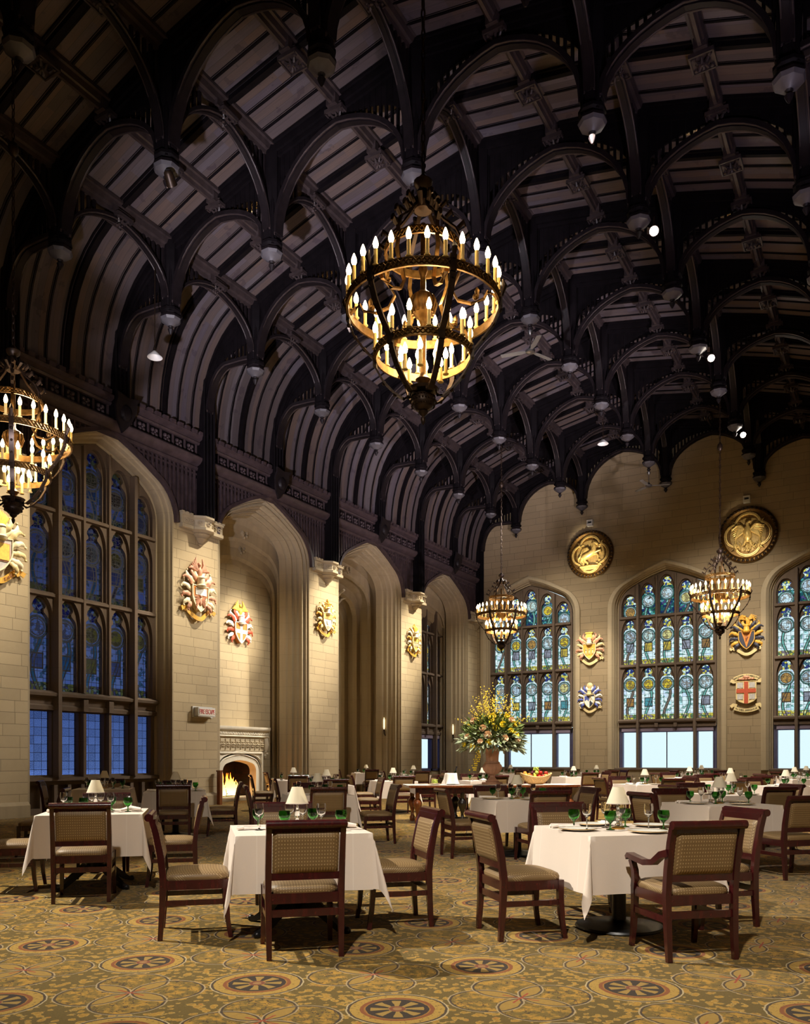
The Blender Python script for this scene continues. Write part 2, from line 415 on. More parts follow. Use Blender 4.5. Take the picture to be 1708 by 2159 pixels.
# stained glass: clear leaded quarries with a crowned roundel, a branch and a hanging shield
def stained(name, deep):
    t = NT(name); u, v, _ = t.xyz(t.uv('top')); vb = t.xyz(t.uv('bottom'))[1]
    rn = t.n('ShaderNodeObjectInfo').outputs['Random']
    def rs(k): return t.mt('FRACT', t.mul(rn, k))
    cellv = t.vec(t.mt('FLOOR', t.mul(u, 4)), t.mt('FLOOR', t.mul(v, 4)), rs(71))
    wn = t.white(cellv)
    vo = t.n('ShaderNodeTexVoronoi'); t.w(vo.inputs['Vector'], t.vec(u, v, t.mul(rn, 9))); vo.inputs['Scale'].default_value = 8
    ve = t.n('ShaderNodeTexVoronoi'); ve.feature = 'DISTANCE_TO_EDGE'; t.w(ve.inputs['Vector'], t.vec(u, v, t.mul(rn, 9))); ve.inputs['Scale'].default_value = 8
    vc = t.xyz(vo.outputs['Color'])
    jewel = t.ramp(vc[0], [(0, (.01, .03, .12)), (.25, (.02, .10, .12)), (.45, (.03, .14, .08)), (.62, (.10, .36, .36)), (.8, (.10, .07, .22)), (.9, (.50, .72, .70))], 'CONSTANT')
    clear = t.ramp(wn[0], [(0, (.92, .97, 1)), (.35, (1, 1, 1)), (.78, (.80, .84, 1)), (.9, (.70, .92, .96))], 'CONSTANT')
    lead = t.mt('MAXIMUM', t.lt(t.mt('FRACT', t.mul(u, 4)), .07), t.lt(t.mt('FRACT', t.mul(v, 4)), .07))
    vlead = t.lt(ve.outputs['Distance'], .035)
    if deep: col, ld = jewel, vlead
    else:
        # foliage thickens towards the sides at mid height
        fol = t.mul(t.gt(vc[1], .72), t.mul(t.gt(v, 1.2), t.gt(vb, .5)))
        col = t.mix(t.mul(fol, .85), clear, (.16, .38, .32)); ld = t.mt('MAXIMUM', lead, t.mul(vlead, fol))
    # branch
    dx = t.sub(u, t.add(.5, t.mul(t.mt('SINE', t.add(t.mul(v, 2.2), t.mul(rn, 40))), .20)))
    br = t.mul(t.lt(t.mt('ABSOLUTE', dx), .075), t.gt(v, 1.5)); bre = t.mul(t.near(t.mt('ABSOLUTE', dx), .075, .022), t.gt(v, 1.5))
    tr = t.ramp(rs(13), [(0, (.20, .46, .40)), (.5, (.24, .16, .12)), (.7, (.18, .40, .34))], 'CONSTANT')
    col = t.mix(br, col, tr); ld = t.mt('MAXIMUM', ld, bre)
    # hanging shield
    if not deep:
        sx = t.mt('ABSOLUTE', t.sub(u, .5)); sy = t.mt('ABSOLUTE', t.sub(vb, 1.15)); sd = t.mt('MAXIMUM', sx, t.mul(sy, .85))
        hang = t.gt(rs(29), .25)
        sc_ = t.ramp(rs(17), [(0, (.40, .40, .48)), (.3, (.50, .22, .05)), (.5, (.85, .55, .06)), (.7, (.42, .38, .46)), (.85, (.10, .40, .46))], 'CONSTANT')
        sc_ = t.mix(t.mul(vc[2], .5), sc_, (.12, .10, .12))
        col = t.mix(t.mul(t.lt(sd, .24), hang), col, sc_); ld = t.mt('MAXIMUM', ld, t.mul(hang, t.near(sd, .24, .025)))
        gb = t.lt(vb, .36); fl = t.ramp(vc[0], [(0, (.75, .55, .08)), (.4, (.34, .24, .26)), (.6, (.85, .75, .35)), (.8, (.14, .24, .10))], 'CONSTANT')
        col = t.mix(gb, col, fl); ld = t.mt('MAXIMUM', ld, t.mul(gb, vlead))
    # roundel
    dr = t.mt('SQRT', t.add(t.mt('POWER', t.sub(u, .5), 2.0), t.mt('POWER', t.sub(v, 1.12), 2.0)))
    rc_ = t.ramp(rs(37), [(0, (.95, .62, .05)), (.25, (.80, .88, .95)), (.45, (.62, .30, .08)), (.6, (.62, .68, .80)), (.75, (.90, .72, .30)), (.9, (.75, .85, .80))], 'CONSTANT')
    rc_ = t.mix(t.mul(t.gt(vc[1], .55), .7), rc_, (.25, .14, .06))
    gar = t.lt(dr, .44); col = t.mix(gar, col, (.14, .42, .36)); ld = t.mt('MAXIMUM', ld, t.mul(gar, vlead))
    col = t.mix(t.lt(dr, .38), col, (.72, .86, .90)); col = t.mix(t.lt(dr, .31), col, rc_)
    for q in (.44, .38, .31): ld = t.mt('MAXIMUM', ld, t.near(dr, q, .018))
    # crown above
    hd = t.lt(v, .62); cr = t.ramp(vc[2], [(0, (.04, .06, .26)), (.30, (.88, .68, .12)), (.52, (.10, .20, .24)), (.68, (.88, .94, .84))], 'CONSTANT')
    col = t.mix(hd, col, cr); ld = t.mt('MAXIMUM', ld, t.mul(hd, vlead))
    tr_ = t.n('ShaderNodeBsdfTransparent'); t.w(tr_.inputs[0], col)
    df = t.n('ShaderNodeBsdfDiffuse'); df.inputs[0].default_value = (.05, .05, .055, 1)
    gl = t.n('ShaderNodeBsdfDiffuse'); t.w(gl.inputs[0], t.mix(.75, col, (.08, .08, .1)))
    m0 = t.n('ShaderNodeMixShader'); m0.inputs[0].default_value = .05; t.t.links.new(tr_.outputs[0], m0.inputs[1]); t.t.links.new(gl.outputs[0], m0.inputs[2])
    m1 = t.n('ShaderNodeMixShader'); t.w(m1.inputs[0], ld); t.t.links.new(m0.outputs[0], m1.inputs[1]); t.t.links.new(df.outputs[0], m1.inputs[2])
    MT[name] = t.fin(m1.outputs[0])
stained('stained_glass', False); stained('stained_glass_deep', True)
def leaded(name, tint, n):
    t = NT(name); u, v, _ = t.xyz(t.uv('top'))
    wn = t.white(t.vec(t.mt('FLOOR', t.mul(u, n)), t.mt('FLOOR', t.mul(v, n)), 1.0))[0]
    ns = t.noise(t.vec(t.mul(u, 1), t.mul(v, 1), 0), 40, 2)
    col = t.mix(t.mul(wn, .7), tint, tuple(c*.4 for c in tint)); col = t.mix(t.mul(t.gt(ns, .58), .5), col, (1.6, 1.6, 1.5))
    ld = t.mt('MAXIMUM', t.lt(t.mt('FRACT', t.mul(u, n)), .05), t.lt(t.mt('FRACT', t.mul(v, n)), .05))
    tr_ = t.n('ShaderNodeBsdfTransparent'); t.w(tr_.inputs[0], col)
    df = t.n('ShaderNodeBsdfDiffuse'); df.inputs[0].default_value = (.04, .04, .045, 1)
    m1 = t.n('ShaderNodeMixShader'); t.w(m1.inputs[0], ld); t.t.links.new(tr_.outputs[0], m1.inputs[1]); t.t.links.new(df.outputs[0], m1.inputs[2])
    MT[name] = t.fin(m1.outputs[0])
leaded('leaded_glass', (.62, .72, .92), 3)
t = NT('window_glass'); tr_ = t.n('ShaderNodeBsdfTransparent'); tr_.inputs[0].default_value = (.97, 1, 1, 1)
MT['window_glass'] = t.fin(tr_.outputs[0])
plain('window_bronze', lin(86, 84, 112), .4, .3)
plain('blind_cloth', lin(120, 108, 124), .8, var=.05)
# ================================================================== the room
XL, XR, XC, YF, YB = -17.3, .7, -8.3, 35.85, -2.0
TRN = [0]
def trim(mb, mat, sharp=35, parent=None):
    TRN[0] += 1
    return tag(build('trim_%d' % TRN[0], mb, mat, parent, sharp=sharp), kind='structure')
def Lm(u, v, d): return (XL-d, u, v)
def Fm(u, v, d): return (u, YF+d, v)
def tudor(a, rise, r1, n1=7, n2=5):
    r1 = min(r1, .8*rise); lo, hi = .02, pi/2-.001
    for _ in range(60):
        th = (lo+hi)/2
        z = r1*sin(th)+(a-r1+r1*cos(th))/sin(th)*cos(th)
        if z > rise: lo = th
        else: hi = th
    P = [(a-r1+r1*cos(th*i/n1), r1*sin(th*i/n1)) for i in range(n1+1)]
    x0, z0 = P[-1]; L = math.hypot(x0, rise-z0)
    for i in range(1, n2+1):
        s = i/n2; b = .03*L*sin(pi*s)
        P.append((x0*(1-s)+b*(rise-z0)/L, z0+(rise-z0)*s+b*x0/L))
    return P        # right springing -> apex
def archloop(cu, a, z0, zs, rise, r1):
    h = tudor(a, rise, r1)
    left = [(cu-x, zs+z) for x, z in h]; right = [(cu+x, zs+z) for x, z in reversed(h[:-1])]
    return [(cu-a, z0)]+left+right+[(cu+a, z0)]
def arch_z(u, cu, a, zs, rise, r1):
    x = abs(u-cu)
    if x >= a: return zs
    h = tudor(a, rise, r1)
    for (x0, z0), (x1, z1) in zip(h, h[1:]):
        if x1 <= x <= x0: return zs+z0+(z1-z0)*((x0-x)/(x0-x1+1e-9))
    return zs+rise
mb = MB(); mb.add([(-21.5, YB, 0), (1.2, YB, 0), (1.2, YF+.8, 0), (-21.5, YF+.8, 0)], [(0,1,2,3)])
tag(build('floor', mb, MT['carpet'], sharp=0), kind='structure')
# ---- left wall
BAYS = [14.08, 20.3, 26.47, 32.6]
AA, AZS, ARI, AR1 = 2.25, 8.0, 1.78, 1.22
out = [(YB, 0)]
for c in BAYS: out += archloop(c, AA, 0, AZS, ARI, AR1)
out += [(YF+.3, 0), (YF+.3, 16), (YB, 16)]
tag(build('wall_left', MB().plate(out, [], Lm, 0, .02, back=False), MT['stone_left'], sharp=0), kind='structure')
PROF = [(q, q, e) for q, e in [(0,0),(0.04,0),(0.045,0.07),(0.075,0.1),(0.1,0.05),(0.13,0.05),(0.14,0.14),(0.17,0.2),(0.2,0.2),(0.21,0.13),(0.25,0.13),(0.26,0.26),(0.3,0.32),(0.33,0.3),(0.34,0.42),(0.37,0.48),(0.41,0.44),(0.43,0.44),(0.44,0.6),(0.47,0.66),(0.5,0.64),(0.52,0.76),(0.54,0.9)]]
VAULT = [(.54,.54,.9,0),(.30,.52,.92,0),(.30,.66,1.0,.1),(.42,.74,1.02,.45),(.44,.80,1.08,.5),(.30,.70,1.1,.5),(.30,.72,1.2,.75),(.40,.74,1.22,1.0),(.42,.8,1.3,1.05),(.30,.66,1.32,1.05),(.30,.68,1.45,1.3)]
VAULT2 = [(.54,.54,.9,0),(.12,.50,.95,.1),(.12,.55,1.3,.1),(.30,.66,1.32,.4),(.34,.72,1.45,.4),(.12,.62,1.5,.4),(.12,.68,2.0,.5),(.3,.70,2.02,.8),(.36,.76,2.2,.8),(.12,.66,2.25,.7),(.12,.7,2.6,.9),(.34,.8,2.62,1.2),(.38,.85,2.75,1.25),(.46,.9,2.9,1.3)]
def loops(c, prof, mp, a=AA, z0=0, zs=AZS, rise=ARI, r1=AR1):
    return [[mp(u, v, q[2]) for u, v in archloop(c, a-q[0], z0, zs-(q[3] if len(q) > 3 else 0), rise-q[1], max(.4, r1-q[0]*.4))] for q in prof]
WIN = [0]
for i, c in enumerate(BAYS):
    if i == 0: continue
    trim(MB().loft(loops(c, PROF, Lm), closed=False), MT['stone_moulded'], 14)
    vp = VAULT2 if i == 2 else VAULT
    trim(MB().loft(loops(c, vp, Lm), closed=False), MT['stone_moulded'], 14)
    S, T, d, dz = vp[-1]
    if i != 3:
        lp = archloop(c, AA-S, 0, AZS-dz, ARI-T, AR1-S*.4)
        if i == 1: lp += [(c+.84, 0), (c+.84, 1.36), (c-.84, 1.36), (c-.84, 0)]
        m = MB().plate(lp, [], Lm, d, d+.02, back=False)
        tag(build('wall_left_recess', m, MT['stone_left'], sharp=0), kind='structure')
# ribs and boss of the deep middle recess
mb = MB(); c = BAYS[2]; d0 = 2.86
for a in range(5):
    yy = c+1.0; z0 = 5.3
    tp = (c-1.7+a*.75, 8.3-.12*abs(a-2))
    pts = []
    for s in range(9):
        f = s/8; pts.append((XL-d0+.08+1.1*f*f*(1 if a % 2 else .6), yy+(tp[0]-yy)*f**1.7, 6.05+(tp[1]-6.05)*(1-(1-f)**1.6)))
    mb.tube(pts, .055, 6)
mb.lathe([(.30,0),(.28,-.12),(.25,-.2),(.26,-.5),(.2,-.62),(.05,-.66)], 8, (XL-d0+.1, c+1.0, 6.05))
trim(mb, MT['stone_white'], 40)
# small carved bosses under the vaults
mb = MB()
for (yy, zz, xx) in ((20.4, 8.30, XL-1.2), (20.3, 8.75, XL-.98), (26.3, 8.8, XL-1.0)):
    for k in range(9):
        a = k*2.4; mb.ball((xx, yy+.12*cos(a)*(k % 3)/1.5, zz+.1*sin(a)*(k % 3)/1.5), .06, 6, 4)
trim(mb, MT['stone_moulded'], 40)

# ---- windows
def pane(name, mp, u0, u1, z0, z1, d, mat, parent):
    me = bpy.data.meshes.new(name)
    me.from_pydata([mp(u0,z0,d), mp(u1,z0,d), mp(u1,z1,d), mp(u0,z1,d)], [], [(0,1,2,3)])
    w = u1-u0; h = (z1-z0)/w
    for nm, cs in (('top', [(0,h),(1,h),(1,0),(0,0)]), ('bottom', [(0,0),(1,0),(1,h),(0,h)])):
        l = me.uv_layers.new(name=nm)
        for k, q in enumerate(cs): l.data[k].uv = q
    me.materials.append(mat); return put(name, me, parent)
def light_hole(cu, w, z0, zt, cusp, k=16):
    hh = min(.66, (zt-z0)*.55); P = []
    for i in range(k+1):
        s = i/k; x = w/2*(1-s**1.7); z = zt-hh+hh*sin(s*pi/2)**.92
        if cusp: x *= 1-.48*math.exp(-((s-.34)/.11)**2)
        P.append((x, z))
    return [(cu-w/2, z0)]+[(cu-x, z) for x, z in P]+[(cu+x, z) for x, z in reversed(P[:-1])]+[(cu+w/2, z0)]
def window(mp, cu, half, sill, lowtop, g0, trs, zs, rise, r1, d, lower, glass_rows, mat, nl=5, square=False):
    WIN[0] += 1
    root = empty('window_%d' % WIN[0], mp(cu, sill, d), kind='structure')
    base = Matrix.Translation(root.location).inverted()
    def bl(name, m, mt, parent=root, sharp=35):
        m.v = [tuple(base @ Vector(p)) for p in m.v]
        return build(name, m, mt, parent, sharp=sharp)
    outl = archloop(cu, half+.06, g0-.28, zs, rise+.06, r1)
    if square: outl = [(cu-2.5, g0-.28), (cu+2.5, g0-.28), (cu+2.5, 9.8), (cu-2.5, 9.8)]
    p = 2*half/nl; w = p-.17
    rows = []
    zz = g0
    for tz in list(trs)+[None]:
        for i in range(nl):
            u = cu-half+p*(i+.5)
            if tz is None: top = min(arch_z(u-w*.2, cu, half, zs, rise, r1), arch_z(u+w*.2, cu, half, zs, rise, r1))-.12
            else: top = tz-.07
            rows.append((u, zz, top, tz))
        if tz: zz = tz+.10
    holes1 = [light_hole(u, w+.05, a-.03, b+.06, False) for u, a, b, _ in rows]
    holes2 = [light_hole(u, w-.03, a, b, True) for u, a, b, _ in rows]
    f = MB().plate(outl, holes1, mp, d-.16, d-.05)
    f.plate(outl, holes2, mp, d-.05, d+.08)
    for i in range(1, nl):
        u = cu-half+p*i; maj = i in (1, nl-1)
        zt = arch_z(u, cu, half, zs, rise, r1)
        wd = .05 if maj else .032; dp = .34 if maj else .25
        f.loft([[mp(u-wd*1.4, z, d-.15), mp(u-wd, z, d-dp), mp(u+wd, z, d-dp), mp(u+wd*1.4, z, d-.15)] for z in (sill if maj else g0, zt)], closed=False)
    for tz in trs:
        f.loft([[mp(u, tz-.05, d-.15), mp(u, tz-.02, d-.24), mp(u, tz+.05, d-.24), mp(u, tz+.1, d-.15)] for u in (cu-half, cu+half)], closed=False)
    # moulded transom over the lower lights
    f.loft([[mp(u, lowtop, d+.05), mp(u, lowtop, d-.2), mp(u, lowtop+.1, d-.22), mp(u, lowtop+.14, d-.16), mp(u, g0-.2, d-.18), mp(u, g0-.14, d-.3), mp(u, g0-.07, d-.32), mp(u, g0, d-.16), mp(u, g0, d+.08)] for u in (cu-half-.05, cu+half+.05)], closed=False)
    for i in range(1, nl+ 0):
        u = cu-half+p*i
        f.loft([[mp(u-.09, z, d-.16), mp(u-.07, z, d-.3), mp(u+.07, z, d-.3), mp(u+.09, z, d-.16)] for z in (lowtop, g0-.18)], closed=False)
    bl('tracery', f, mat, sharp=30)
    mpl = lambda u, v, q: tuple(base @ Vector(mp(u, v, q)))
    for k, (u, a, b, tz) in enumerate(rows):
        deep = glass_rows == 'mixed' and tz is None
        o = pane('stained_pane', mpl, u-w/2-.02, u+w/2+.02, a-.02, b+.03, d+.02, MT['stained_glass_deep' if deep else 'stained_glass'], root)
    if lower == 'leaded':
        f = MB().plate([(cu-half-.05, sill), (cu+half+.05, sill), (cu+half+.05, lowtop+.05), (cu-half-.05, lowtop+.05)],
                       [[(cu-half+p*i+.09, sill+.06), (cu-half+p*(i+1)-.09, sill+.06), (cu-half+p*(i+1)-.09, lowtop-.03), (cu-half+p*i+.09, lowtop-.03)] for i in range(nl)], mp, d-.12, d+.06)
        for i in (2, 3):
            u = cu-half+p*i
            f.loft([[mp(u-.06, z, d-.1), mp(u-.04, z, d-.25), mp(u+.04, z, d-.25), mp(u+.06, z, d-.1)] for z in (sill, lowtop)], closed=False)
        bl('lower_frame', f, mat)
        for i in range(nl): pane('leaded_pane', mpl, cu-half+p*i+.08, cu-half+p*(i+1)-.08, sill+.05, lowtop, d, MT['leaded_glass'], root)
    else:
        cols = [(cu-half, cu-half+p), (cu-half+p, cu+half-p), (cu+half-p, cu+half)]
        f = MB()
        for q, (a, b) in enumerate(cols):
            f.plate([(a-.05, sill-.1), (b+.05, sill-.1), (b+.05, lowtop+.05), (a-.05, lowtop+.05)],
                    [[(a+.10, sill+.02), (b-.10, sill+.02), (b-.10, lowtop-.05), (a+.10, lowtop-.05)]], mp, d-.06, d+.1)
            for e in (a+.07, b-.07):
                f.loft([[mp(e-.03, z, d-.05), mp(e-.02, z, d-.11), mp(e+.02, z, d-.11), mp(e+.03, z, d-.05)] for z in (sill, lowtop)], closed=False)
            if q == 1: f.loft([[mp(cu-.02, z, d-.02), mp(cu-.02, z, d-.06), mp(cu+.02, z, d-.06), mp(cu+.02, z, d-.02)] for z in (sill, lowtop)])
            pane('clear_pane', mpl, a+.08, b-.08, sill, lowtop-.03, d+.03, MT['window_glass'], root)
            bl('roller_blind', MB().loft([[mp(a+.06, lowtop-.02, d-.05), mp(a+.06, lowtop-.02, d-.16), mp(a+.06, lowtop-.18, d-.16), mp(a+.06, lowtop-.22, d-.05)], [mp(b-.06, lowtop-.02, d-.05), mp(b-.06, lowtop-.02, d-.16), mp(b-.06, lowtop-.18, d-.16), mp(b-.06, lowtop-.22, d-.05)]], cap0=True, cap1=True), MT['blind_cloth'])
        bl('lower_frame', f, MT['window_bronze'])
        u = cu-half+p
    return root
# big left window: reveal, stone sill and panelled apron
c = BAYS[0]
WP = [(0,0,0),(.05,.04,0),(.06,.05,.07),(.10,.09,.1),(.12,.11,.2),(.17,.16,.22),(.19,.18,.30),(.20,.19,.44),(.26,.25,.48),(.28,.28,.72)]
trim(MB().loft(loops(c, WP, Lm), closed=False), MT['stone_moulded'], 14)
window(Lm, c, 1.96, .9, 2.56, 3.04, [5.36, 7.46], 8.0, 1.48, 1.0, .62, 'leaded', 'pale', MT['stone_tracery'])
mb = MB()
mb.plate([(c-2.1, 0), (c+2.1, 0), (c+2.1, .9), (c-2.1, .9)], [[(c-1.96+.392*i+.05, .15), (c-1.96+.392*(i+1)-.05, .15), (c-1.96+.392*(i+1)-.05, .72), (c-1.96+.392*i+.05, .72)] for i in range(10)], Lm, .45, .55)
mb.plate([(c-2.1, 0), (c+2.1, 0), (c+2.1, .9), (c-2.1, .9)], [], Lm, .58, .6, back=False)
mb.loft([[Lm(u, .78, .5), Lm(u, .82, .36), Lm(u, .9, .36), Lm(u, .93, .66)] for u in (c-2.1, c+2.1)], closed=False)
trim(mb, MT['stone_tracery'])
# window at the back of the third recess
window(Lm, BAYS[3], 1.96, .9, 2.5, 3.0, [5.3, 7.2], 7.75, 1.0, .9, 1.44, 'clear', 'pale', MT['stone_tracery'], square=True)
tag(build('wall_left_recess', MB().plate(archloop(BAYS[3], 2.1, 0, 8.05, .6, 1)[:0] or [(BAYS[3]-2.1, 0), (BAYS[3]+2.1, 0), (BAYS[3]+2.1, .9), (BAYS[3]-2.1, .9)], [], Lm, 1.42, 1.5, back=False), MT['stone_left'], sharp=0), kind='structure')
# ---- far wall with three windows
FWC = [-14.62, -8.36, -2.06]
FA, FZS, FRI, FR1 = 2.2, 8.02, 1.66, 1.12
hol = [archloop(c, FA, .9, FZS, FRI, FR1) for c in FWC]
tag(build('wall_far', MB().plate([(XL-.5, 0), (XR+.5, 0), (XR+.5, 16.5), (XL-.5, 16.5)], hol, Fm, 0, .02, back=False), MT['stone_far'], sharp=0), kind='structure')
FP = [(-.30,-.26,0),(-.29,-.25,-.08),(-.22,-.19,-.11),(-.10,-.09,-.12),(-.04,-.03,-.05),(0,0,-.01),(.02,.02,.06),(.06,.06,.1),(.08,.08,.2),(.12,.12,.22),(.14,.14,.34),(.19,.19,.38)]
for c in FWC:
    lp = loops(c, FP, Fm, FA, .9, FZS, FRI, FR1)
    trim(MB().loft(lp, closed=False), MT['stone_moulded'], 14)
    mb = MB().loft([[Fm(u, .88, -.06), Fm(u, .95, -.06), Fm(u, .98, .4), Fm(u, .86, .4)] for u in (c-FA, c+FA)], cap0=True, cap1=True)
    trim(mb, MT['stone_tracery'])
    window(Fm, c, 2.0, .95, 2.74, 3.1, [5.42, 7.55], 8.02, 1.42, .95, .34, 'clear', 'mixed', MT['stone_tracery'])
# ---- closing walls, out of the picture
tag(build('wall_right', MB().box(XR, XR+.2, YB, YF+.3, 0, 16), MT['stone_left'], sharp=0), kind='structure')
tag(build('wall_near', MB().box(XL-.3, XR+.2, YB-.2, YB, 0, 16.5), MT['stone_far'], sharp=0), kind='structure')
# plinths at the pier feet
mb = MB()
EDG = [YB]+[q for c in BAYS for q in (c-AA, c+AA)]+[YF]
for a, b in zip(EDG[::2], EDG[1::2]):
    mb.loft([[Lm(u, 0, 0), Lm(u, 0, -.1), Lm(u, .28, -.1), Lm(u, .36, -.02), Lm(u, .36, 0)] for u in (a, b)], closed=False)
TRN[0] += 0
tag(build('baseboard_left', mb, MT['stone_moulded']), kind='structure')
# ---- corbels that carry the wall posts
TY = lambda k: 35.95-3.1*k
PIERS = [TY(8), TY(6), TY(4), TY(2)]
def corbel():
    m = MB()
    m.loft([[(x, u, z) for x, z in ((0,.62),(.10,.62),(.14,.66),(.14,.80),(.10,.84),(.10,1.16),(.16,1.2),(.16,1.3),(0,1.3))] for u in (-.82, .82)], closed=True, cap0=True, cap1=True)
    m.lathe([(.03,0),(.09,.08),(.05,.12),(.2,.34),(.16,.36),(.30,.52),(.27,.56),(.42,.66),(.42,.78),(.36,.82),(.36,1.14),(.44,1.2),(.44,1.3),(.02,1.3)], 8, (0,0,0), ph=.5)
    for u in (-.62, -.42, .42+.05, .62+.05):
        for q in range(6):
            a = q*pi/3; m.ball((.105, u+.055*cos(a), 1.0+.07*sin(a)), .035, 6, 4)
    for q in range(5):
        an = -pi/2+q*pi/4
        for s in range(6):
            a = s*pi/3; m.ball((.345*cos(an)-sin(an)*.05*cos(a), .345*sin(an)+cos(an)*.05*cos(a), .98+.07*sin(a)), .035, 6, 4)
    for u in [i*.16-.8 for i in range(11)]:
        if abs(u) > .45: m.box(.0, .17, u-.05, u+.05, 1.3, 1.36)
    return m
cb = corbel(); cb.v = [(x, y, z*.61) for x, y, z in cb.v]; cm = mesh('corbel', cb, MT['stone_carved'])
for y in PIERS+[YF-.15]:
    TRN[0] += 1; tag(put('trim_%d' % TRN[0], cm, None, (XL, y, 7.54)), kind='structure')
# ---- timber panelling, cornice and frieze along the left wall
mb = MB(); sl = MB()
for k in range(-1, 12):
    pass
y = YB
ARZ = [(c, AA+.12) for c in BAYS]
def lowz(y):
    for c, a in ARZ:
        if abs(y-c) < a: return max(8.36, arch_z(y, c, a, AZS, ARI+.10, AR1+.05))
    return 8.36
st = .155
n = int((YF-YB)/st)
pts = [(YB+i*st, lowz(YB+i*st)) for i in range(n+1)]
mb.plate([(y, z) for y, z in pts]+[(YF, 9.9), (YB, 9.9)], [], Lm, -.03, 0, back=False)
trim(mb, MT['timber_panel'], 0)
for i, (y, z) in enumerate(pts):
    if y < 9: continue
    if z < 9.66:
        sl.box(XL+.02, XL+.085, y-.022, y+.022, z, 9.68)
        sl.box(XL+.02, XL+.07, y-st/2, y+st/2, 9.55, 9.60)
    if z < 9.5: sl.box(XL+.02, XL+.06, y+st/2-.012, y+st/2+.012, z, 9.45)
trim(sl, MT['timber_cornice'], 0)
mb = MB()
for c in BAYS:
    lp = archloop(c, AA+.06, AZS, AZS, ARI+.05, AR1)
    mb.bar([Lm(u, v, -.05) for u, v in lp], .10, .14, up=(1,0,0))
trim(mb, MT['timber_cornice'], 30)
mb = MB()
def run(m, prof, y0=YB, y1=YF): m.loft([[(XL+x, y, z) for x, z in prof] for y in (y0, y1)], closed=True)
run(mb, [(0,9.66),(.10,9.68),(.12,9.76),(.06,9.78),(.20,9.84),(.28,9.92),(.30,9.99),(.26,10.04),(.0,10.06)])
trim(mb, MT['timber_cornice'], 40)
mb = MB(); run(mb, [(0,10.04),(.08,10.04),(.08,10.42),(0,10.42)]); trim(mb, MT['timber'], 0)
mb = MB(); run(mb, [(0,10.40),(.16,10.40),(.20,10.45),(.18,10.48),(.28,10.53),(.30,10.62),(0,10.62)])
y = 10.0
while y < YF:
    mb.box(XL+.18, XL+.34, y, y+.17, 10.62, 10.72); y += .27
trim(mb, MT['timber_cornice'], 40)
mb = MB(); y = 9.6
while y < YF-.2:
    mb.box(XL+.08, XL+.13, y-.02, y+.02, 10.05, 10.41)
    for a in range(4):
        mb.ball((XL+.10, y+.22+.085*cos(a*pi/2+pi/4), 10.23+.085*sin(a*pi/2+pi/4)), .058, 6, 5)
    mb.ball((XL+.13, y+.22, 10.23), .035, 5, 4)
    y += .44
trim(mb, MT['timber_cornice'], 50)
# ---- boarded vault
def half_profile(n=9):
    P = [(0,15.78),(1.85,15.44),(3.7,15.08),(5.3,14.60),(6.9,14.02)]
    b = [(6.9,14.02),(8.2,13.5),(8.82,12.5),(8.86,10.66)]
    for i in range(1, n+1):
        t_ = i/n; q = 1-t_
        P.append(tuple(q**3*b[0][k]+3*q*q*t_*b[1][k]+3*q*t_*t_*b[2][k]+t_**3*b[3][k] for k in (0,1)))
    return P
HP = half_profile()
FULL = [(XC-x, z) for x, z in reversed(HP)]+[(XC+x, z) for x, z in HP[1:]]
def roof_z(t_):
    t_ = abs(t_)
    for (x0, z0), (x1, z1) in zip(HP, HP[1:]):
        if x0 <= t_ <= x1: return z0+(z1-z0)*(t_-x0)/(x1-x0)
    return 10.7
mb = MB().loft([[(x, y, z) for x, z in FULL] for y in (YB, YF+.1)], closed=False)
tag(build('ceiling', mb, MT['ceiling_boards'], sharp=25), kind='structure')
tag(build('ceiling_roof_deck', MB().loft([[(x, y, z+.25) for x, z in [(XL-.4, 10.6)]+FULL+[(XR+.3, 10.6)]] for y in (YB-.2, YF+.4)], closed=False), MT['timber'], sharp=0), kind='structure')
# purlins
for t_ in (-6.9, -5.3, -3.7, -1.85, 0, 1.85, 3.7, 5.3, 6.9):
    z = roof_z(t_); x = XC+t_
    w = .11 if t_ in (-5.3, -1.85, 1.85, 5.3) else .14
    mb = MB()
    mb.loft([[(x-w-.05, y, z+.04), (x-w-.05, y, z-.04), (x-w, y, z-.05), (x-w+.03, y, z-.16), (x-.05, y, z-.18), (x-.03, y, z-.26), (x+.03, y, z-.26), (x+.05, y, z-.18), (x+w-.03, y, z-.16), (x+w, y, z-.05), (x+w+.05, y, z-.04), (x+w+.05, y, z+.04)] for y in (YB, YF)], closed=False)
    trim(mb, MT['timber_bead'], 30)
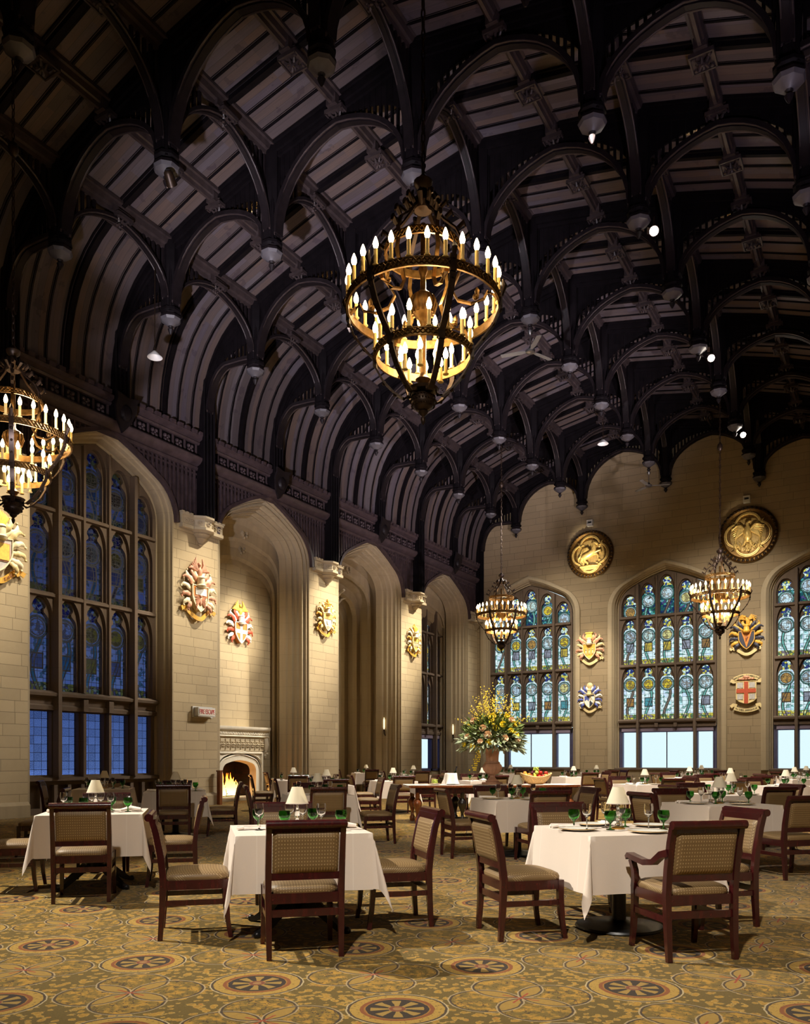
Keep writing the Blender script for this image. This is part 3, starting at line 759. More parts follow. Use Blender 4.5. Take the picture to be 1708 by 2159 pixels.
# one bay of the roof: truss, pendants, arches, ribs and bosses; then repeated
XS = [-8.86, -6.9, -3.7, 0, 3.7, 6.9, 8.86]
TIP = {0: 12.76, 3.7: 12.36, 6.9: 11.77}
def post_base(t_): return TIP[abs(t_)]+.5
def arch_pts(xa, za, xm, zm, n=9):
    th = .90*pi/2; P = []
    for i in range(n+1):
        s = th*i/n
        P.append((xa+(xm-xa)*(1-cos(s))/(1-cos(th)), za+(zm-za)*sin(s)/sin(th)))
    return P
def po_cap(po): return KIDS[po.name][0].data.polygons
def truss(parent, wallside=False):
    # rafter band under the boards
    rf = MB(); p2 = [(x-XC, z-.13) for x, z in FULL]
    rf.bar([(x, 0, z+.04) for x, z in p2], .24, .26, up=(0,1,0))
    rf.bar([(x, 0, z-.14) for x, z in p2], .10, .16, up=(0,1,0))
    for dy in (-.17, .17): rf.bar([(x, dy, z+.10) for x, z in p2], .06, .05, up=(0,1,0))
    build('rafter', rf, MT['timber'], parent, sharp=30)
    ar = MB(); sl = MB(); bd = MB()
    for a, b in zip(XS, XS[1:]):
        wl = abs(a) > 8; wr = abs(b) > 8
        za = post_base(a)+.25 if not wl else 11.4
        zb = post_base(b)+.25 if not wr else 11.4
        xm = (a+b)/2
        if wl: xm = b-1.05
        if wr: xm = a+1.05
        zm = roof_z(xm)-.50 if not (wl or wr) else roof_z(xm)-.78
        aa = a+.17 if not wl else a+.24; bb = b-.17 if not wr else b-.24
        L = arch_pts(aa, za, xm, zm); Rr = arch_pts(bb, zb, xm, zm)
        for q in (L, Rr):
            for dy in (-.11, .11): bd.tube([(x, dy, z-.05) for x, z in q], .022, 6)
            ar.bar([(x, 0, z) for x, z in q], .09, .26, up=(0,1,0))
            ar.bar([(x, 0, z-.05) for x, z in q], .05, .12, up=(0,1,0))
            m = MB()
            xs0, xs1 = q[0][0], q[-1][0]
            ns = max(2, int(abs(xs1-xs0)/.135))
            for i in range(ns):
                x = xs0+(xs1-xs0)*(i+.4)/ns
                zz = None
                for (x0, z0), (x1, z1) in zip(q, q[1:]):
                    if min(x0, x1) <= x <= max(x0, x1)+1e-6: zz = z0+(z1-z0)*(x-x0)/(x1-x0+1e-9)
                if zz is None: continue
                zt = roof_z(x)-.2
                if zt-zz > .12: sl.box(x-.026, x+.026, -.03, .03, zz, zt)
            # solid eye of the spandrel near the crown, and a middle rail
            for (x0, z0), (x1, z1) in zip(q[2:], q[3:]):
                za0, za1 = roof_z(x0)-.2, roof_z(x1)-.2
                f0 = max(z0, z0+(za0-z0)*.40); f1 = max(z1, z1+(za1-z1)*.40)
                sl.add([(x0,-.02,f0),(x1,-.02,f1),(x1,-.02,za1),(x0,-.02,za0),(x0,.02,f0),(x1,.02,f1),(x1,.02,za1),(x0,.02,za0)], [(0,1,2,3),(7,6,5,4),(0,4,5,1)])
    build('arch_rib', ar, MT['timber_moulded'], parent, sharp=30)
    build('arch_bead', bd, MT['timber_bead'], parent, sharp=60)
    build('spandrel_balusters', sl, MT['timber'], parent, sharp=0)
    for t_ in XS[1:-1]:
        zb = post_base(t_); zt = roof_z(t_)
        p = MB().lathe([(.19, zb), (.20, zb+.9), (.24, zb+1.0), (.26, zt)], 8, (t_, 0, 0), ph=.5)
        for q in range(4):
            a = q*pi/2+pi/4; p.tube([(t_+.19*cos(a), .19*sin(a), zb), (t_+.19*cos(a), .19*sin(a), zt)], .04, 5)
        p.lathe([(.18, zb-.02), (.25, zb+.03), (.25, zb+.09), (.19, zb+.13)], 8, (t_, 0, 0), ph=.5)
        po = build('pendant_post', p, MT['timber'], parent, sharp=30)
        c = MB().lathe([(.015, zb-.5), (.05, zb-.44), (.075, zb-.38), (.04, zb-.34), (.07, zb-.30), (.15, zb-.24), (.23, zb-.19), (.26, zb-.13), (.25, zb-.07), (.20, zb-.05), (.20, zb)], 8, (t_, 0, 0), ph=.5)
        build('pendant_cap', c, [MT['timber_moulded'], MT['pendant_tip']], po, sharp=30)
        for f_ in po_cap(po): f_.material_index = 1 if f_.center.z < zb-.14 and f_.center.z > zb-.31 else 0
def bosses(parent, dy):
    for t_ in (-6.9, -5.3, -3.7, -1.85, 0, 1.85, 3.7, 5.3, 6.9):
        if dy == 0 and t_ in XS: continue
        put('boss', BOSS, parent, (t_, dy, roof_z(t_)-.28))
b = MB()
for x, y in ((-.14,-.14),(.14,-.14),(-.14,.14),(.14,.14)):
    b.ball((x, y, -.05), .05, 6, 4)
for q in range(8):
    a = q*pi/4; r_ = .13 if q % 2 == 0 else .19
    b.tube([(.03*cos(a), .03*sin(a), -.07), (.6*r_*cos(a), .6*r_*sin(a), -.12), (r_*cos(a), r_*sin(a), -.06)], [.02, .035, .015], 5)
b.ball((0, 0, -.10), .045, 6, 4)
b.box(-.21, .21, -.21, .21, -.045, -.02)
for s in (-1, 1):
    b.box(-.22, .22, s*.21-.015, s*.21+.015, -.08, 0); b.box(s*.21-.015, s*.21+.015, -.22, .22, -.08, 0)
b.box(-.17, .17, -.17, .17, -.02, .1); b.box(-.12, .12, -.3, -.17, -.0, .2); b.box(-.12, .12, .17, .3, -.0, .2)
BOSS = mesh('boss', b, MT['timber_bead'])
def bay_ribs(parent):
    p2 = [(x-XC, z-.03) for x, z in FULL]
    m = MB()
    for dy in (.515, 1.03, 2.07, 2.585): m.bar([(x, dy, z+.02) for x, z in p2], .03, .032, up=(0,1,0)); m.bar([(x, dy+.042, z+.03) for x, z in p2], .016, .012, up=(0,1,0)); m.bar([(x, dy-.042, z+.03) for x, z in p2], .016, .012, up=(0,1,0))
    build('board_batten', m, MT['timber'], parent, sharp=30)
    m = MB(); m.bar([(x, 1.55, z-.03) for x, z in p2], .11, .10, up=(0,1,0))
    for dy in (1.44, 1.66): m.bar([(x, dy, z+.005) for x, z in p2], .05, .04, up=(0,1,0))
    build('principal_rib', m, MT['timber'], parent, sharp=30)
    for t_ in XS[1:-1]:
        zb = post_base(t_)+.35; zm = roof_z(t_)-.34
        for (ya, yb) in ((.17, 1.55), (2.93, 1.55)):
            q = arch_pts(ya, zb, yb, zm)
            m = MB().bar([(t_, y, z) for y, z in q], .07, .20, up=(1,0,0))
            m.bar([(t_, y, z-.03) for y, z in q], .06, .08, up=(1,0,0))
            for i in range(1, 6):
                y = ya+(yb-ya)*(i-.5)/9
                zz = zb
                for (y0, z0), (y1, z1) in zip(q, q[1:]):
                    if min(y0, y1) <= y <= max(y0, y1): zz = z0+(z1-z0)*(y-y0)/(y1-y0)
                m.box(t_-.03, t_+.03, y-.03, y+.03, zz, roof_z(t_)-.12)
            m2 = MB()
            for dx in (-.085, .085): m2.tube([(t_+dx, y, z-.035) for y, z in q], .02, 6)
            build('brace_bead', m2, MT['timber_bead'], build('brace_arch', m, MT['timber_moulded'], parent, sharp=30), sharp=60)
def wall_posts(parent, corb):
    m = MB()
    for s in (-1, 1):
        x = s*9.0
        z0 = 8.36 if corb else 10.0
        m.box(min(x, x-s*.34), max(x, x-s*.34), -.2, .2, z0, 12.6)
        for dy in (-.2, -.07, .07, .2):
            m.tube([(x-s*.36, dy, z0), (x-s*.36, dy, 12.4)], .035, 5)
    build('wall_post', m, MT['timber'], parent, sharp=30)
    if not corb:
        sh = [(-.34, 10.62), (-.30, 10.5), (-.33, 10.3), (-.22, 10.0), (0, 9.72), (.22, 10.0), (.33, 10.3), (.30, 10.5), (.34, 10.62), (0, 10.56)]
        m = MB().plate([(u, v) for u, v in sh], [], lambda u, v, d: (-8.62+(v-10.0)*.25+d, u, v), 0, .07)
        m.ball((-8.5, 0, 10.2), .17, 8, 6, (.6, 1, 1.3))
        build('shield_keystone', m, MT['timber_moulded'], parent)
TR1 = empty('trim_roof_truss', (XC, TY(1), 0), kind='structure')
TRN[0] += 1; TR1.name = 'trim_%d' % TRN[0]
truss(TR1); bosses(TR1, 0); bosses(TR1, 1.55); bay_ribs(TR1)
for k in range(2, 13):
    TRN[0] += 1
    r_ = copy_tree(TR1); r_.name = 'trim_%d' % TRN[0]; r_.location = (XC, TY(k), 0)
for k in range(1, 13):
    TRN[0] += 1
    e = empty('trim_%d' % TRN[0], (XC, TY(k), 0), kind='structure'); 
    wall_posts(e, k % 2 == 0)
TRN[0] += 1
e = empty('trim_%d' % TRN[0], (XC, YF-.16, 0), kind='structure'); truss(e, True); wall_posts(e, True)
# pierced ventilation grilles let into the boards
for (tt, k, dy) in ((-4.5, 7, .77), (-4.5, 6, .77), (4.5, 6, .77), (4.5, 5, .77)):
    z0 = roof_z(tt)-.02
    m = MB(); x0 = tt-.75; sl_ = (roof_z(tt+.75)-roof_z(tt-.75))/1.5
    M_ = Matrix.Translation((XC+tt, TY(k)+dy, z0-.01)) @ Matrix.Rotation(-math.atan(sl_), 4, 'Y')
    for i in range(30):
        for j in range(4):
            m.box(-.75+i*.05+(j % 2)*.025, -.75+i*.05+.03+(j % 2)*.025, -.09+j*.05, -.09+j*.05+.03, -.015, 0, M_)
    TRN[0] += 1
    tag(build('trim_%d' % TRN[0], m, MT['paint_scroll'], sharp=0), kind='structure')
# ================================================================== dining furniture
E1 = R(45)                    # the tables stand diagonally in the hall
def chair_parts(name, arms=False, wood_='mahogany'):
    W = MT[wood_]
    root = empty(name)
    s = 1
    for sx in (-1, 1):
        m = MB().bar([(sx*.245,-.255,0),(sx*.247,-.240,.22),(sx*.25,-.232,.45),(sx*.25,-.250,.62),(sx*.25,-.285,.80),(sx*.25,-.315,.905)], [.034,.04,.042,.042,.04,.038], [.036,.044,.05,.048,.044,.042], up=(0,1,0))
        build('leg', m, W, root, sharp=30)
        m = MB().bar([(sx*.250,.262,0),(sx*.246,.240,.14),(sx*.243,.228,.30),(sx*.243,.226,.445)], [.03,.035,.04,.044], [.032,.037,.042,.046], up=(0,1,0))
        build('leg', m, W, root, sharp=30)
        build('stretcher', MB().box(sx*.245-.012, sx*.245+.012, -.235, .23, .255, .295), W, root)
    m = MB().box(-.235, .235, -.245, -.225, .285, .335); build('stretcher', m, W, root)
    m = MB()
    for sx in (-1, 1): m.box(sx*.245-.014, sx*.245+.014, -.235, .232, .375, .445)
    m.box(-.245, .245, .210, .240, .375, .445); m.box(-.24, .24, -.243, -.219, .375, .445)
    build('seat_frame', m, W, root)
    def seat(u, v):
        a = u*2*pi
        return None
    m = MB(); N = 26; L = []
    for f, z in ((1.0, .435), (1.03, .450), (1.035, .468), (1.0, .487), (.88, .502), (.62, .514), (.3, .519), (.02, .520)):
        r_ = []
        for i in range(N):
            a = 2*pi*i/N; c_, s_ = cos(a), sin(a); e = .38
            x = abs(c_)**e*(1 if c_ > 0 else -1)*.247*f; y = abs(s_)**e*(1 if s_ > 0 else -1)*.242*f
            x *= 1-.04*(1 if y < 0 else 0); r_.append((x, y+.005, z))
        L.append(r_)
    m.loft(L, cap0=True, cap1=True); build('seat', m, MT['tan_upholstery'], root, sharp=60)
    def byz(z): return -.238-.075*max(0, (z-.5)/.4)**1.25
    m = MB(); L = []; z0, z1 = .585, .868
    for f, d in ((1.0, -.0), (1.0, .022), (.94, .034), (.6, .040), (.02, .041)):
        pass
    def pad(sgn):
        m = MB()
        def fn(u, v):
            x = (u-.5)*.448; z = z0+(z1-z0)*v
            e = min(1, min(u, 1-u)/.06)**.5*min(1, min(v, 1-v)/.08)**.5
            return (x, byz(z)+sgn*(.010+.022*e), z)
        return m.grid(16, 10, fn)
    m = pad(1); m.merge(pad(-1)); build('back_pad', m, MT['tan_upholstery'], root, sharp=70, recalc=False)
    m = MB().bar([(-.24, byz(.562), .562), (.24, byz(.562), .562)], .028, .05, up=(0,0,1)); build('back_rail', m, W, root)
    m = MB().tube([(-.272, -.338, .922), (.272, -.338, .922)], .030, 12)
    m.bar([(-.25, -.302, .885), (.25, -.302, .885)], .030, .05)
    m.bar([(-.27, -.322, .918), (.27, -.322, .918)], .04, .045)
    build('top_rail', m, W, root, sharp=40)
    if arms:
        for sx in (-1, 1):
            p = [(sx*.262,-.285,.735),(sx*.268,-.20,.715),(sx*.275,-.11,.655),(sx*.28,.0,.64),(sx*.285,.12,.655),(sx*.285,.215,.668),(sx*.283,.25,.645)]
            m = MB().bar(p, [.04,.042,.046,.05,.056,.058,.05], [.05,.045,.042,.04,.038,.036,.03], up=(0,0,1))
            m.bar([(sx*.25,.222,.43),(sx*.262,.185,.50),(sx*.272,.17,.56),(sx*.28,.20,.64)], .038, .045, up=(0,1,0))
            build('arm', m, W, root, sharp=35)
    return root
CHAIR = chair_parts('dining_chair'); ARMCH = chair_parts('dining_armchair', True)
CU = {'c': False, 'a': False}
def chair(lat, z, face, label, arm=False, group='upholstered dining chairs around the tables'):
    """face: direction the sitter looks, degrees anticlockwise from the picture's right, in plan"""
    k = 'a' if arm else 'c'; o = ARMCH if arm else CHAIR
    x, y = cw(lat, z)
    c = place(o, CU[k], (x, y, 0), R(face)+YAW-pi/2, label, 'chair', group); CU[k] = True
    return c
# ---- tables
TH = .79; HS = .50
def table_parts(name, disc):
    root = empty(name)
    build('table_top', MB().box(-HS, HS, -HS, HS, TH-.03, TH-.004), MT['black_wood'], root)
    if disc:
        build('pedestal', MB().lathe([(.055,.05),(.055,.70),(.09,.72),(.2,.74),(.2,.76)], 16), MT['black_iron'], root)
        build('base', MB().lathe([(.335,.0),(.35,.012),(.34,.028),(.2,.045),(.09,.055),(.06,.07)], 40), MT['black_iron'], root)
    else:
        build('pedestal', MB().lathe([(.05,.14),(.09,.2),(.11,.3),(.08,.38),(.05,.42),(.05,.70),(.09,.72),(.2,.74),(.2,.76)], 16), MT['black_iron'], root)
        for q in range(4):
            a = q*pi/2+pi/4
            m = MB().bar([(.05*cos(a),.05*sin(a),.19),(.16*cos(a),.16*sin(a),.20),(.30*cos(a),.30*sin(a),.11),(.42*cos(a),.42*sin(a),.035),(.48*cos(a),.48*sin(a),.022)], .06, [.08,.08,.06,.045,.04], up=(0,0,1))
            m.ball((.49*cos(a), .49*sin(a), .025), .03, 8, 6)
            build('foot', m, MT['black_iron'], root, sharp=40)
    return root
TD = table_parts('dining_table', True); TC = table_parts('dining_table', False)
def cloth(seed, drop=.43):
    r_ = random.Random(seed); ph = [r_.uniform(0, 6) for _ in range(8)]; am = [r_.uniform(.6, 1.3) for _ in range(4)]
    h = HS+.008; c = h+drop; N = 44; m = MB()
    ks = [-c+2*c*i/N for i in range(N+1)]
    ks = sorted(set([-h, h]+ks))
    def fn(x, y):
        ax, ay = abs(x), abs(y); sx, sy = (1 if x > 0 else -1), (1 if y > 0 else -1)
        du, dv = max(0, ax-h), max(0, ay-h); q = 2 if (sx > 0) else 0; q += 1 if sy > 0 else 0
        if du == 0 and dv == 0: return (x, y, TH+.0035)
        if dv == 0 or du == 0:
            d = du or dv; s = y if dv == 0 else x; e = (0 if dv == 0 else 2)+(1 if (sx if dv == 0 else sy) > 0 else 0)
            edge = min(1, (h-abs(s))/.25)
            o = .05*d+.012*(d/drop)*(sin(s*9+ph[e])+.6*sin(s*17+ph[e+4]))*(.4+.6*edge)+.006
            z = TH+.0035-d*.995 if d > .01 else TH+.0035-d*d*40
            X = sx*(h+o) if dv == 0 else x; Y = sy*(h+o) if du == 0 else y
            return (X, Y, z)
        rr = sqrt(du*du+dv*dv); an = math.atan2(dv, du); w = sin(2*an)
        bulge = .19*rr*w**.75*am[q]
        tw = .06*rr*sin(4*an)*(1 if q % 2 else -1)
        ox = .05*du+.006+bulge*.72+tw*.7; oy = .05*dv+.006+bulge*.72-tw*.7
        z = TH+.0035-rr*(.985 if w < .98 else .97)
        return (sx*(h+ox), sy*(h+oy), max(z, .09))
    n = len(ks)
    m.v = [fn(x, y) for y in ks for x in ks]
    m.f = [(j*n+i, j*n+i+1, (j+1)*n+i+1, (j+1)*n+i) for j in range(n-1) for i in range(n-1)]
    return m
CLOTHS = [mesh('tablecloth', cloth(s), MT['white_linen'], sharp=75, recalc=False) for s in (3, 8, 21)]
# ---- table lamp, glasses, plates, napkins
def lamp_parts():
    root = empty('table_lamp')
    build('lamp_base', MB().lathe([(.055,0),(.058,.008),(.04,.016),(.018,.022)], 20), MT['brass'], root)
    build('lamp_stem', MB().lathe([(.012,.02),(.02,.035),(.012,.05),(.016,.07),(.012,.085),(.024,.10),(.020,.125),(.012,.14),(.018,.15),(.010,.165),(.010,.20)], 12), MT['clear_glass'], root)
    sh = MB().lathe([(.092,.204),(.043,.338)], 28); sh.f = [f for f in sh.f if len(f) == 4]
    so = build('lamp_shade', sh, MT['lampshade'], root, sharp=60, recalc=False)
    build('shade_trim', MB().lathe([(.0915,.202),(.0932,.202),(.0932,.209),(.0905,.209)], 28, cap=False), MT['white_linen'], so)
    return root
LAMP = lamp_parts()
def one_mesh(name, mb, mat, sharp=60): return mesh(name, mb, mat, sharp)
GW = one_mesh('wine_glass', MB().lathe([(.001,.001),(.034,.0005),(.034,.004),(.008,.009),(.0045,.02),(.0045,.095),(.012,.108),(.030,.128),(.039,.155),(.039,.18),(.034,.212),(.0325,.212),(.037,.18),(.037,.156),(.028,.131),(.010,.112),(.001,.110)], 18), MT['clear_glass'], 80)
GG = one_mesh('green_goblet', MB().lathe([(.001,.001),(.034,.0005),(.034,.004),(.010,.009),(.006,.018),(.006,.050),(.016,.060),(.036,.080),(.047,.105),(.048,.125),(.044,.152),(.042,.152),(.045,.125),(.044,.107),(.033,.084),(.012,.066),(.001,.064)], 20), MT['green_glass'], 80)
def plate_parts():
    root = empty('dinner_plate')
    build('plate_body', MB().lathe([(.001,.002),(.085,.002),(.10,.006),(.150,.016),(.152,.019),(.148,.020),(.098,.010),(.085,.007),(.001,.007)], 36), MT['porcelain'], root, sharp=50)
    build('plate_rim', MB().lathe([(.152,.0165),(.1545,.019),(.151,.0215),(.148,.0205)], 36, cap=False), MT['gold_rim'], root)
    return root
PLATE = plate_parts()
def napkin_mesh(kind):
    m = MB()
    if kind == 0:      # long folded napkin, fanned at one end
        def fn(u, v):
            x = (u-.5)*.24; y = (v-.5)*(.05+.10*max(0, u-.45))
            return (x, y, .006+.030*(1-(2*v-1)**2)*(1-.35*u)+.006*sin(v*18)*(.4+u))
        m.grid(14, 14, fn)
        def f2(u, v): p = fn(u, v); return (p[0], p[1], .001)
        m.grid(14, 14, f2)
        for q in range(3): m.tube([(-.12, -.03+q*.03, .012+.012*(q % 2)), (-.07, -.026+q*.026, .02)], .013, 8)
    else:              # loosely gathered bundle of folds
        for q in range(5):
            a = -.5+q*.25
            m.tube([(-.10, a*.05, .014), (0, a*.09, .03+.012*cos(a*3)), (.10, a*.16, .018)], [.012, .02, .016], 8)
        m.tube([(0, -.04, .025), (0, 0, .055), (0, .04, .025)], .014, 8)
    return mesh('napkin', m, MT['napkin_cloth'], 60, recalc=False)
NAP = [napkin_mesh(0), napkin_mesh(1)]
SIDES = {'near': -90, 'right': 0, 'far': 90, 'left': 180}
LU = {'l': False, 'p': False, 'td': False, 'tc': False}
def rot2(x, y, a): return (x*cos(a)-y*sin(a), x*sin(a)+y*cos(a))
def where(side, ph): return {'near': 'on the near side of ', 'far': 'on the far side of ', 'left': 'at the left side of ', 'right': 'at the right side of '}[side]+ph
GPOS = {'left': (-.30, .20), 'near': (-.11, -.06), 'far': (.15, .17), 'right': (.34, -.10)}
WPOS = {'left': (-.31, -.05), 'near': (.17, -.16), 'far': (-.05, .13), 'right': (.05, .06)}
PPOS = {'left': (-.385, -.04), 'near': (.05, -.36), 'far': (-.05, .385), 'right': (.385, .16)}
def dining(lat, z, ph, chairs='nlrf', disc=True, plates='', naps='nf', dist={}, ci=0, lamp=True, glasses='nlrf', rot=0):
    x, y = cw(lat, z); a = E1+R(rot)
    k = 'td' if disc else 'tc'; o = TD if disc else TC
    place(o, LU[k], (x, y, 0), a, 'pedestal table under the cloth of '+ph, 'table', 'square pedestal dining tables'); LU[k] = True
    c = put('tablecloth', CLOTHS[ci % 3], None, (x, y, 0), a+ci*pi/2)
    tag(c, 'white linen cloth draped over '+ph, 'tablecloth', 'white tablecloths')
    def at(p): q = rot2(p[0], p[1], a); return (x+q[0], y+q[1], TH+.0045)
    if lamp:
        place(LAMP, LU['l'], at((0, .02)), a, 'cream shaded lamp standing on '+ph, 'lamp', 'small shaded table lamps'); LU['l'] = True
    for s, (sx, sd) in zip('nrfl', SIDES.items()):
        if s in chairs:
            d = dist.get(s, .80); f = 14.2+rot+sd
            off = d if isinstance(d, (int, float)) else d[0]; sh = 0 if isinstance(d, (int, float)) else d[1]
            fl = R(f)
            chair(lat+off*cos(fl)-sh*sin(fl), z+off*sin(fl)+sh*cos(fl), f+180, 'upholstered chair '+where(sx, ph))
        if s in glasses:
            g = put('green_goblet', GG, None, at(GPOS[sx]), rnd.uniform(0, 6)); tag(g, 'green goblet '+where(sx, ph), 'goblet', 'green goblets on the tables')
            g = put('wine_glass', GW, None, at(WPOS[sx]), 0); tag(g, 'clear wine glass '+where(sx, ph), 'wine glass', 'wine glasses on the tables')
        if s in plates:
            place(PLATE, LU['p'], at(PPOS[sx]), 0, 'cream plate '+where(sx, ph), 'plate', 'dinner plates'); LU['p'] = True
        if s in naps:
            i = 0 if s in 'lf' else 1
            q = {'n': (-.12, -.36), 'f': (.12, .38), 'l': (-.37, .22) if 'l' in plates else (-.36, .0), 'r': (.37, -.22) if 'r' in plates else (.36, .02)}[s]
            n_ = put('napkin', NAP[i], None, at(q), a+rnd.uniform(-.3, .3)+(pi/2 if s in 'nf' else 0)); tag(n_, 'white napkin '+where(sx, ph), 'napkin', 'napkins on the tables')
# nearest tables
dining(-.87, 6.60, 'the front centre table', 'nrlf', False, '', 'lr', {'n': (.80, -.07), 'r': .80, 'l': .80, 'f': .84}, 0)
x, y = cw(-.87, 6.60)
dining(1.727, 6.58, 'the front right table', 'rlf', True, 'nlrf', 'lf', {'l': .855, 'r': .84, 'f': .84}, 1)
chair(1.95, 5.74, 101.7, 'mahogany armchair with open arms at the front right table', True)
dining(-3.318, 8.74, 'the front left table', 'nlrf', False, '', 'lr', {'n': (.82, 0)}, 2)
chair(-5.1, 11.4, 194, 'dark backed chair at the left edge beyond the front left table')
# second row
dining(1.60, 11.6, 'the table just before the long buffet', 'nlrf', True, 'nl', 'lf', {}, 2)
dining(4.0, 10.35, 'the table directly behind the front right armchair', 'nlf', True, 'nlr', 'lf', {'n': (1.0, .19)}, 0)
dining(-1.39, 13.0, 'the table directly behind the front centre table', 'nlrf', True, '', 'lr', {'r': .95}, 1)
dining(-4.05, 14.4, 'the table in front of the fireplace pier', 'nrf', True, '', 'lr', {'n': .9}, 0)
dining(-5.75, 15.6, 'the table beneath the tall left window', 'lf', True, '', 'nr', {}, 2)
dining(5.25, 13.1, 'the third table back on the right', 'nlrf', True, 'nl', 'f', {}, 1)
# middle of the room
dining(-1.70, 17.7, 'the third table behind the front centre', 'nlrf', True, '', 'lr', {'r': .9}, 0)
dining(-.30, 21.0, 'the table left of the long buffet', 'nlr', True, '', 'lr', {}, 1)
dining(2.05, 21.4, 'the table behind the ice bucket', 'nlrf', True, '', 'n', {}, 2)
dining(5.36, 18.2, 'the table in front of the centre window', 'nlrf', True, 'n', 'lf', {}, 0)
dining(7.95, 17.0, 'the table nearest the right picture edge', 'nlf', True, 'n', 'lf', {}, 1)
dining(8.15, 20.4, 'the table below the red cross arms', 'nlrf', True, '', 'l', {}, 2)
dining(5.3, 25.6, 'the table behind the fruit basket', 'nlr', True, '', 'l', {}, 0)
dining(8.35, 23.9, 'the table by the centre window mullion', 'nlrf', True, '', 'l', {}, 1)
dining(10.9, 22.8, 'the second table from the right edge', 'nlr', True, '', 'l', {}, 2)
dining(-2.95, 21.6, 'the table right of the fireplace', 'nlr', True, '', 'lr', {}, 0)
# far end
dining(.30, 28.6, 'the table before the third archway', 'nlr', True, '', 'l', {}, 1)
dining(-1.55, 32.6, 'the table inside the middle archway', 'nlr', True, '', 'l', {}, 2)
dining(4.1, 31.6, 'the table under the left lake window', 'nlr', True, '', 'l', {}, 0)
dining(7.05, 30.0, 'the table against the far stone wall', 'nlr', True, '', 'l', {}, 1)
dining(10.7, 29.4, 'the farthest table under the centre window', 'nlr', True, '', 'l', {}, 2)
dining(12.9, 26.2, 'the farthest table at the right edge', 'nlr', True, '', 'l', {}, 0)
# a pair of fireside chairs by the arch
chair(-4.25, 26.6, 14, 'wooden armchair facing the fire beside the arch jamb', True)
chair(-4.05, 25.6, 20, 'wooden side chair next to the fireside armchair')
# ================================================================== long buffet with urn, basket and ice bucket
bx, by = cw(1.85, 17.75); BA = YAW+R(7)
buf = tag(empty('buffet_table', (bx, by, 0), BA), 'long carved wooden buffet table on bulbous turned legs', 'buffet table')
BL, BW = 1.85, .55
build('table_top', MB().box(-BL, BL, -BW, BW, .765, .80).box(-BL+.04, BL-.04, -BW+.04, BW-.04, .745, .765), MT['walnut'], buf)
build('apron', MB().box(-BL+.15, BL-.15, -BW+.1, BW-.1, .62, .75).box(-BL+.2, BL-.2, -BW+.09, -BW+.1, .66, .71), MT['mahogany'], buf)
LEGP = [(.045,0),(.06,.03),(.06,.10),(.035,.13),(.03,.2),(.05,.28),(.095,.38),(.10,.44),(.07,.50),(.04,.53),(.05,.56),(.05,.65)]
for sx in (-1, -.42, .42, 1):
    for sy in (-1, 1):
        build('leg', MB().lathe(LEGP, 14, (sx*(BL-.2), sy*(BW-.14), 0)), MT['walnut' if abs(sx) == 1 else 'black_wood'], buf, sharp=40)
build('stretcher', MB().box(-BL+.2, BL-.2, -.03, .03, .06, .11), MT['black_wood'], buf)
m = MB()
m.grid(30, 8, lambda u, v: ((u-.5)*(2*BL+.02), (v-.5)*(2*BW-.1), .803+.002*sin(u*40)))
m.grid(3, 8, lambda u, v: (BL+.012+.02*u, (v-.5)*(2*BW-.1)+.01*sin(v*9)*u, .803-.36*u))
ru = build('table_runner', m, MT['white_linen'], None, (bx, by, 0), BA, sharp=60, recalc=False); tag(ru, 'white runner laid along the buffet and hanging at its right end', 'table runner')
def onb(u, v, z=.806): q = rot2(u, v, BA); return (bx+q[0], by+q[1], z)
# urn
U = tag(empty('flower_urn', onb(.05, .0)), 'terracotta pedestal urn on the buffet filled with flowers', 'urn')
m = MB(); m.box(-.17, .17, -.17, .17, 0, .05)
m.lathe([(.14,.05),(.15,.07),(.10,.10),(.055,.16),(.06,.2),(.10,.22)], 24)
build('urn_foot', m, MT['terracotta'], U, sharp=40)
m = MB(); NB = 48; L = []
for r0, z in ((.08,.21),(.14,.25),(.19,.31),(.205,.37),(.19,.42),(.16,.45)):
    L.append([((r0*(1+.05*cos(i*2*pi*16/NB)))*cos(2*pi*i/NB), (r0*(1+.05*cos(i*2*pi*16/NB)))*sin(2*pi*i/NB), z) for i in range(NB)])
m.loft(L); m.lathe([(.16,.45),(.175,.46),(.16,.48),(.135,.5),(.14,.62),(.16,.74),(.185,.80),(.20,.81),(.18,.80),(.13,.74)], 32)
build('urn_bowl', m, MT['terracotta'], U, sharp=50)
rf = random.Random(5)
def leafy(n, rx, rz, cz, mat, name, ln, parent, kind=None, up=.2):
    m = MB()
    for _ in range(n):
        a = rf.uniform(0, 2*pi); e = rf.uniform(-.55, 1); rr = rf.uniform(.55, 1.05)
        ce = sqrt(max(0, 1-e*e)) if e > 0 else 1-.2*abs(e)
        p = Vector((rx*rr*ce*cos(a), rx*rr*ce*sin(a), cz+rz*rr*e))
        d = Vector((cos(a)*(ce+.3), sin(a)*(ce+.3), e*.8+up))+Vector((rf.uniform(-.6,.6), rf.uniform(-.6,.6), rf.uniform(-.7,.5))); d.normalize()
        s = d.cross(Vector((rf.uniform(-1,1), rf.uniform(-1,1), rf.uniform(-1,1)))); s.normalize()
        l = ln*rf.uniform(.6, 1.3); w = l*rf.uniform(.12, .22); nn = d.cross(s)*w*.5
        m.add([p, p+d*l*.5+s*w+nn, p+d*l, p+d*l*.5-s*w+nn], [(0,1,2),(0,2,3)])
    o = build(name, m, mat, parent, sharp=0, recalc=False)
    if kind: o['kind'] = kind
    return o
leafy(2000, .58, .40, 1.06, MT['leaf_green'], 'foliage', .15, U, 'stuff')
leafy(1000, .66, .30, .92, MT['leaf_grey'], 'foliage', .17, U, 'stuff', -.3)
m = MB()
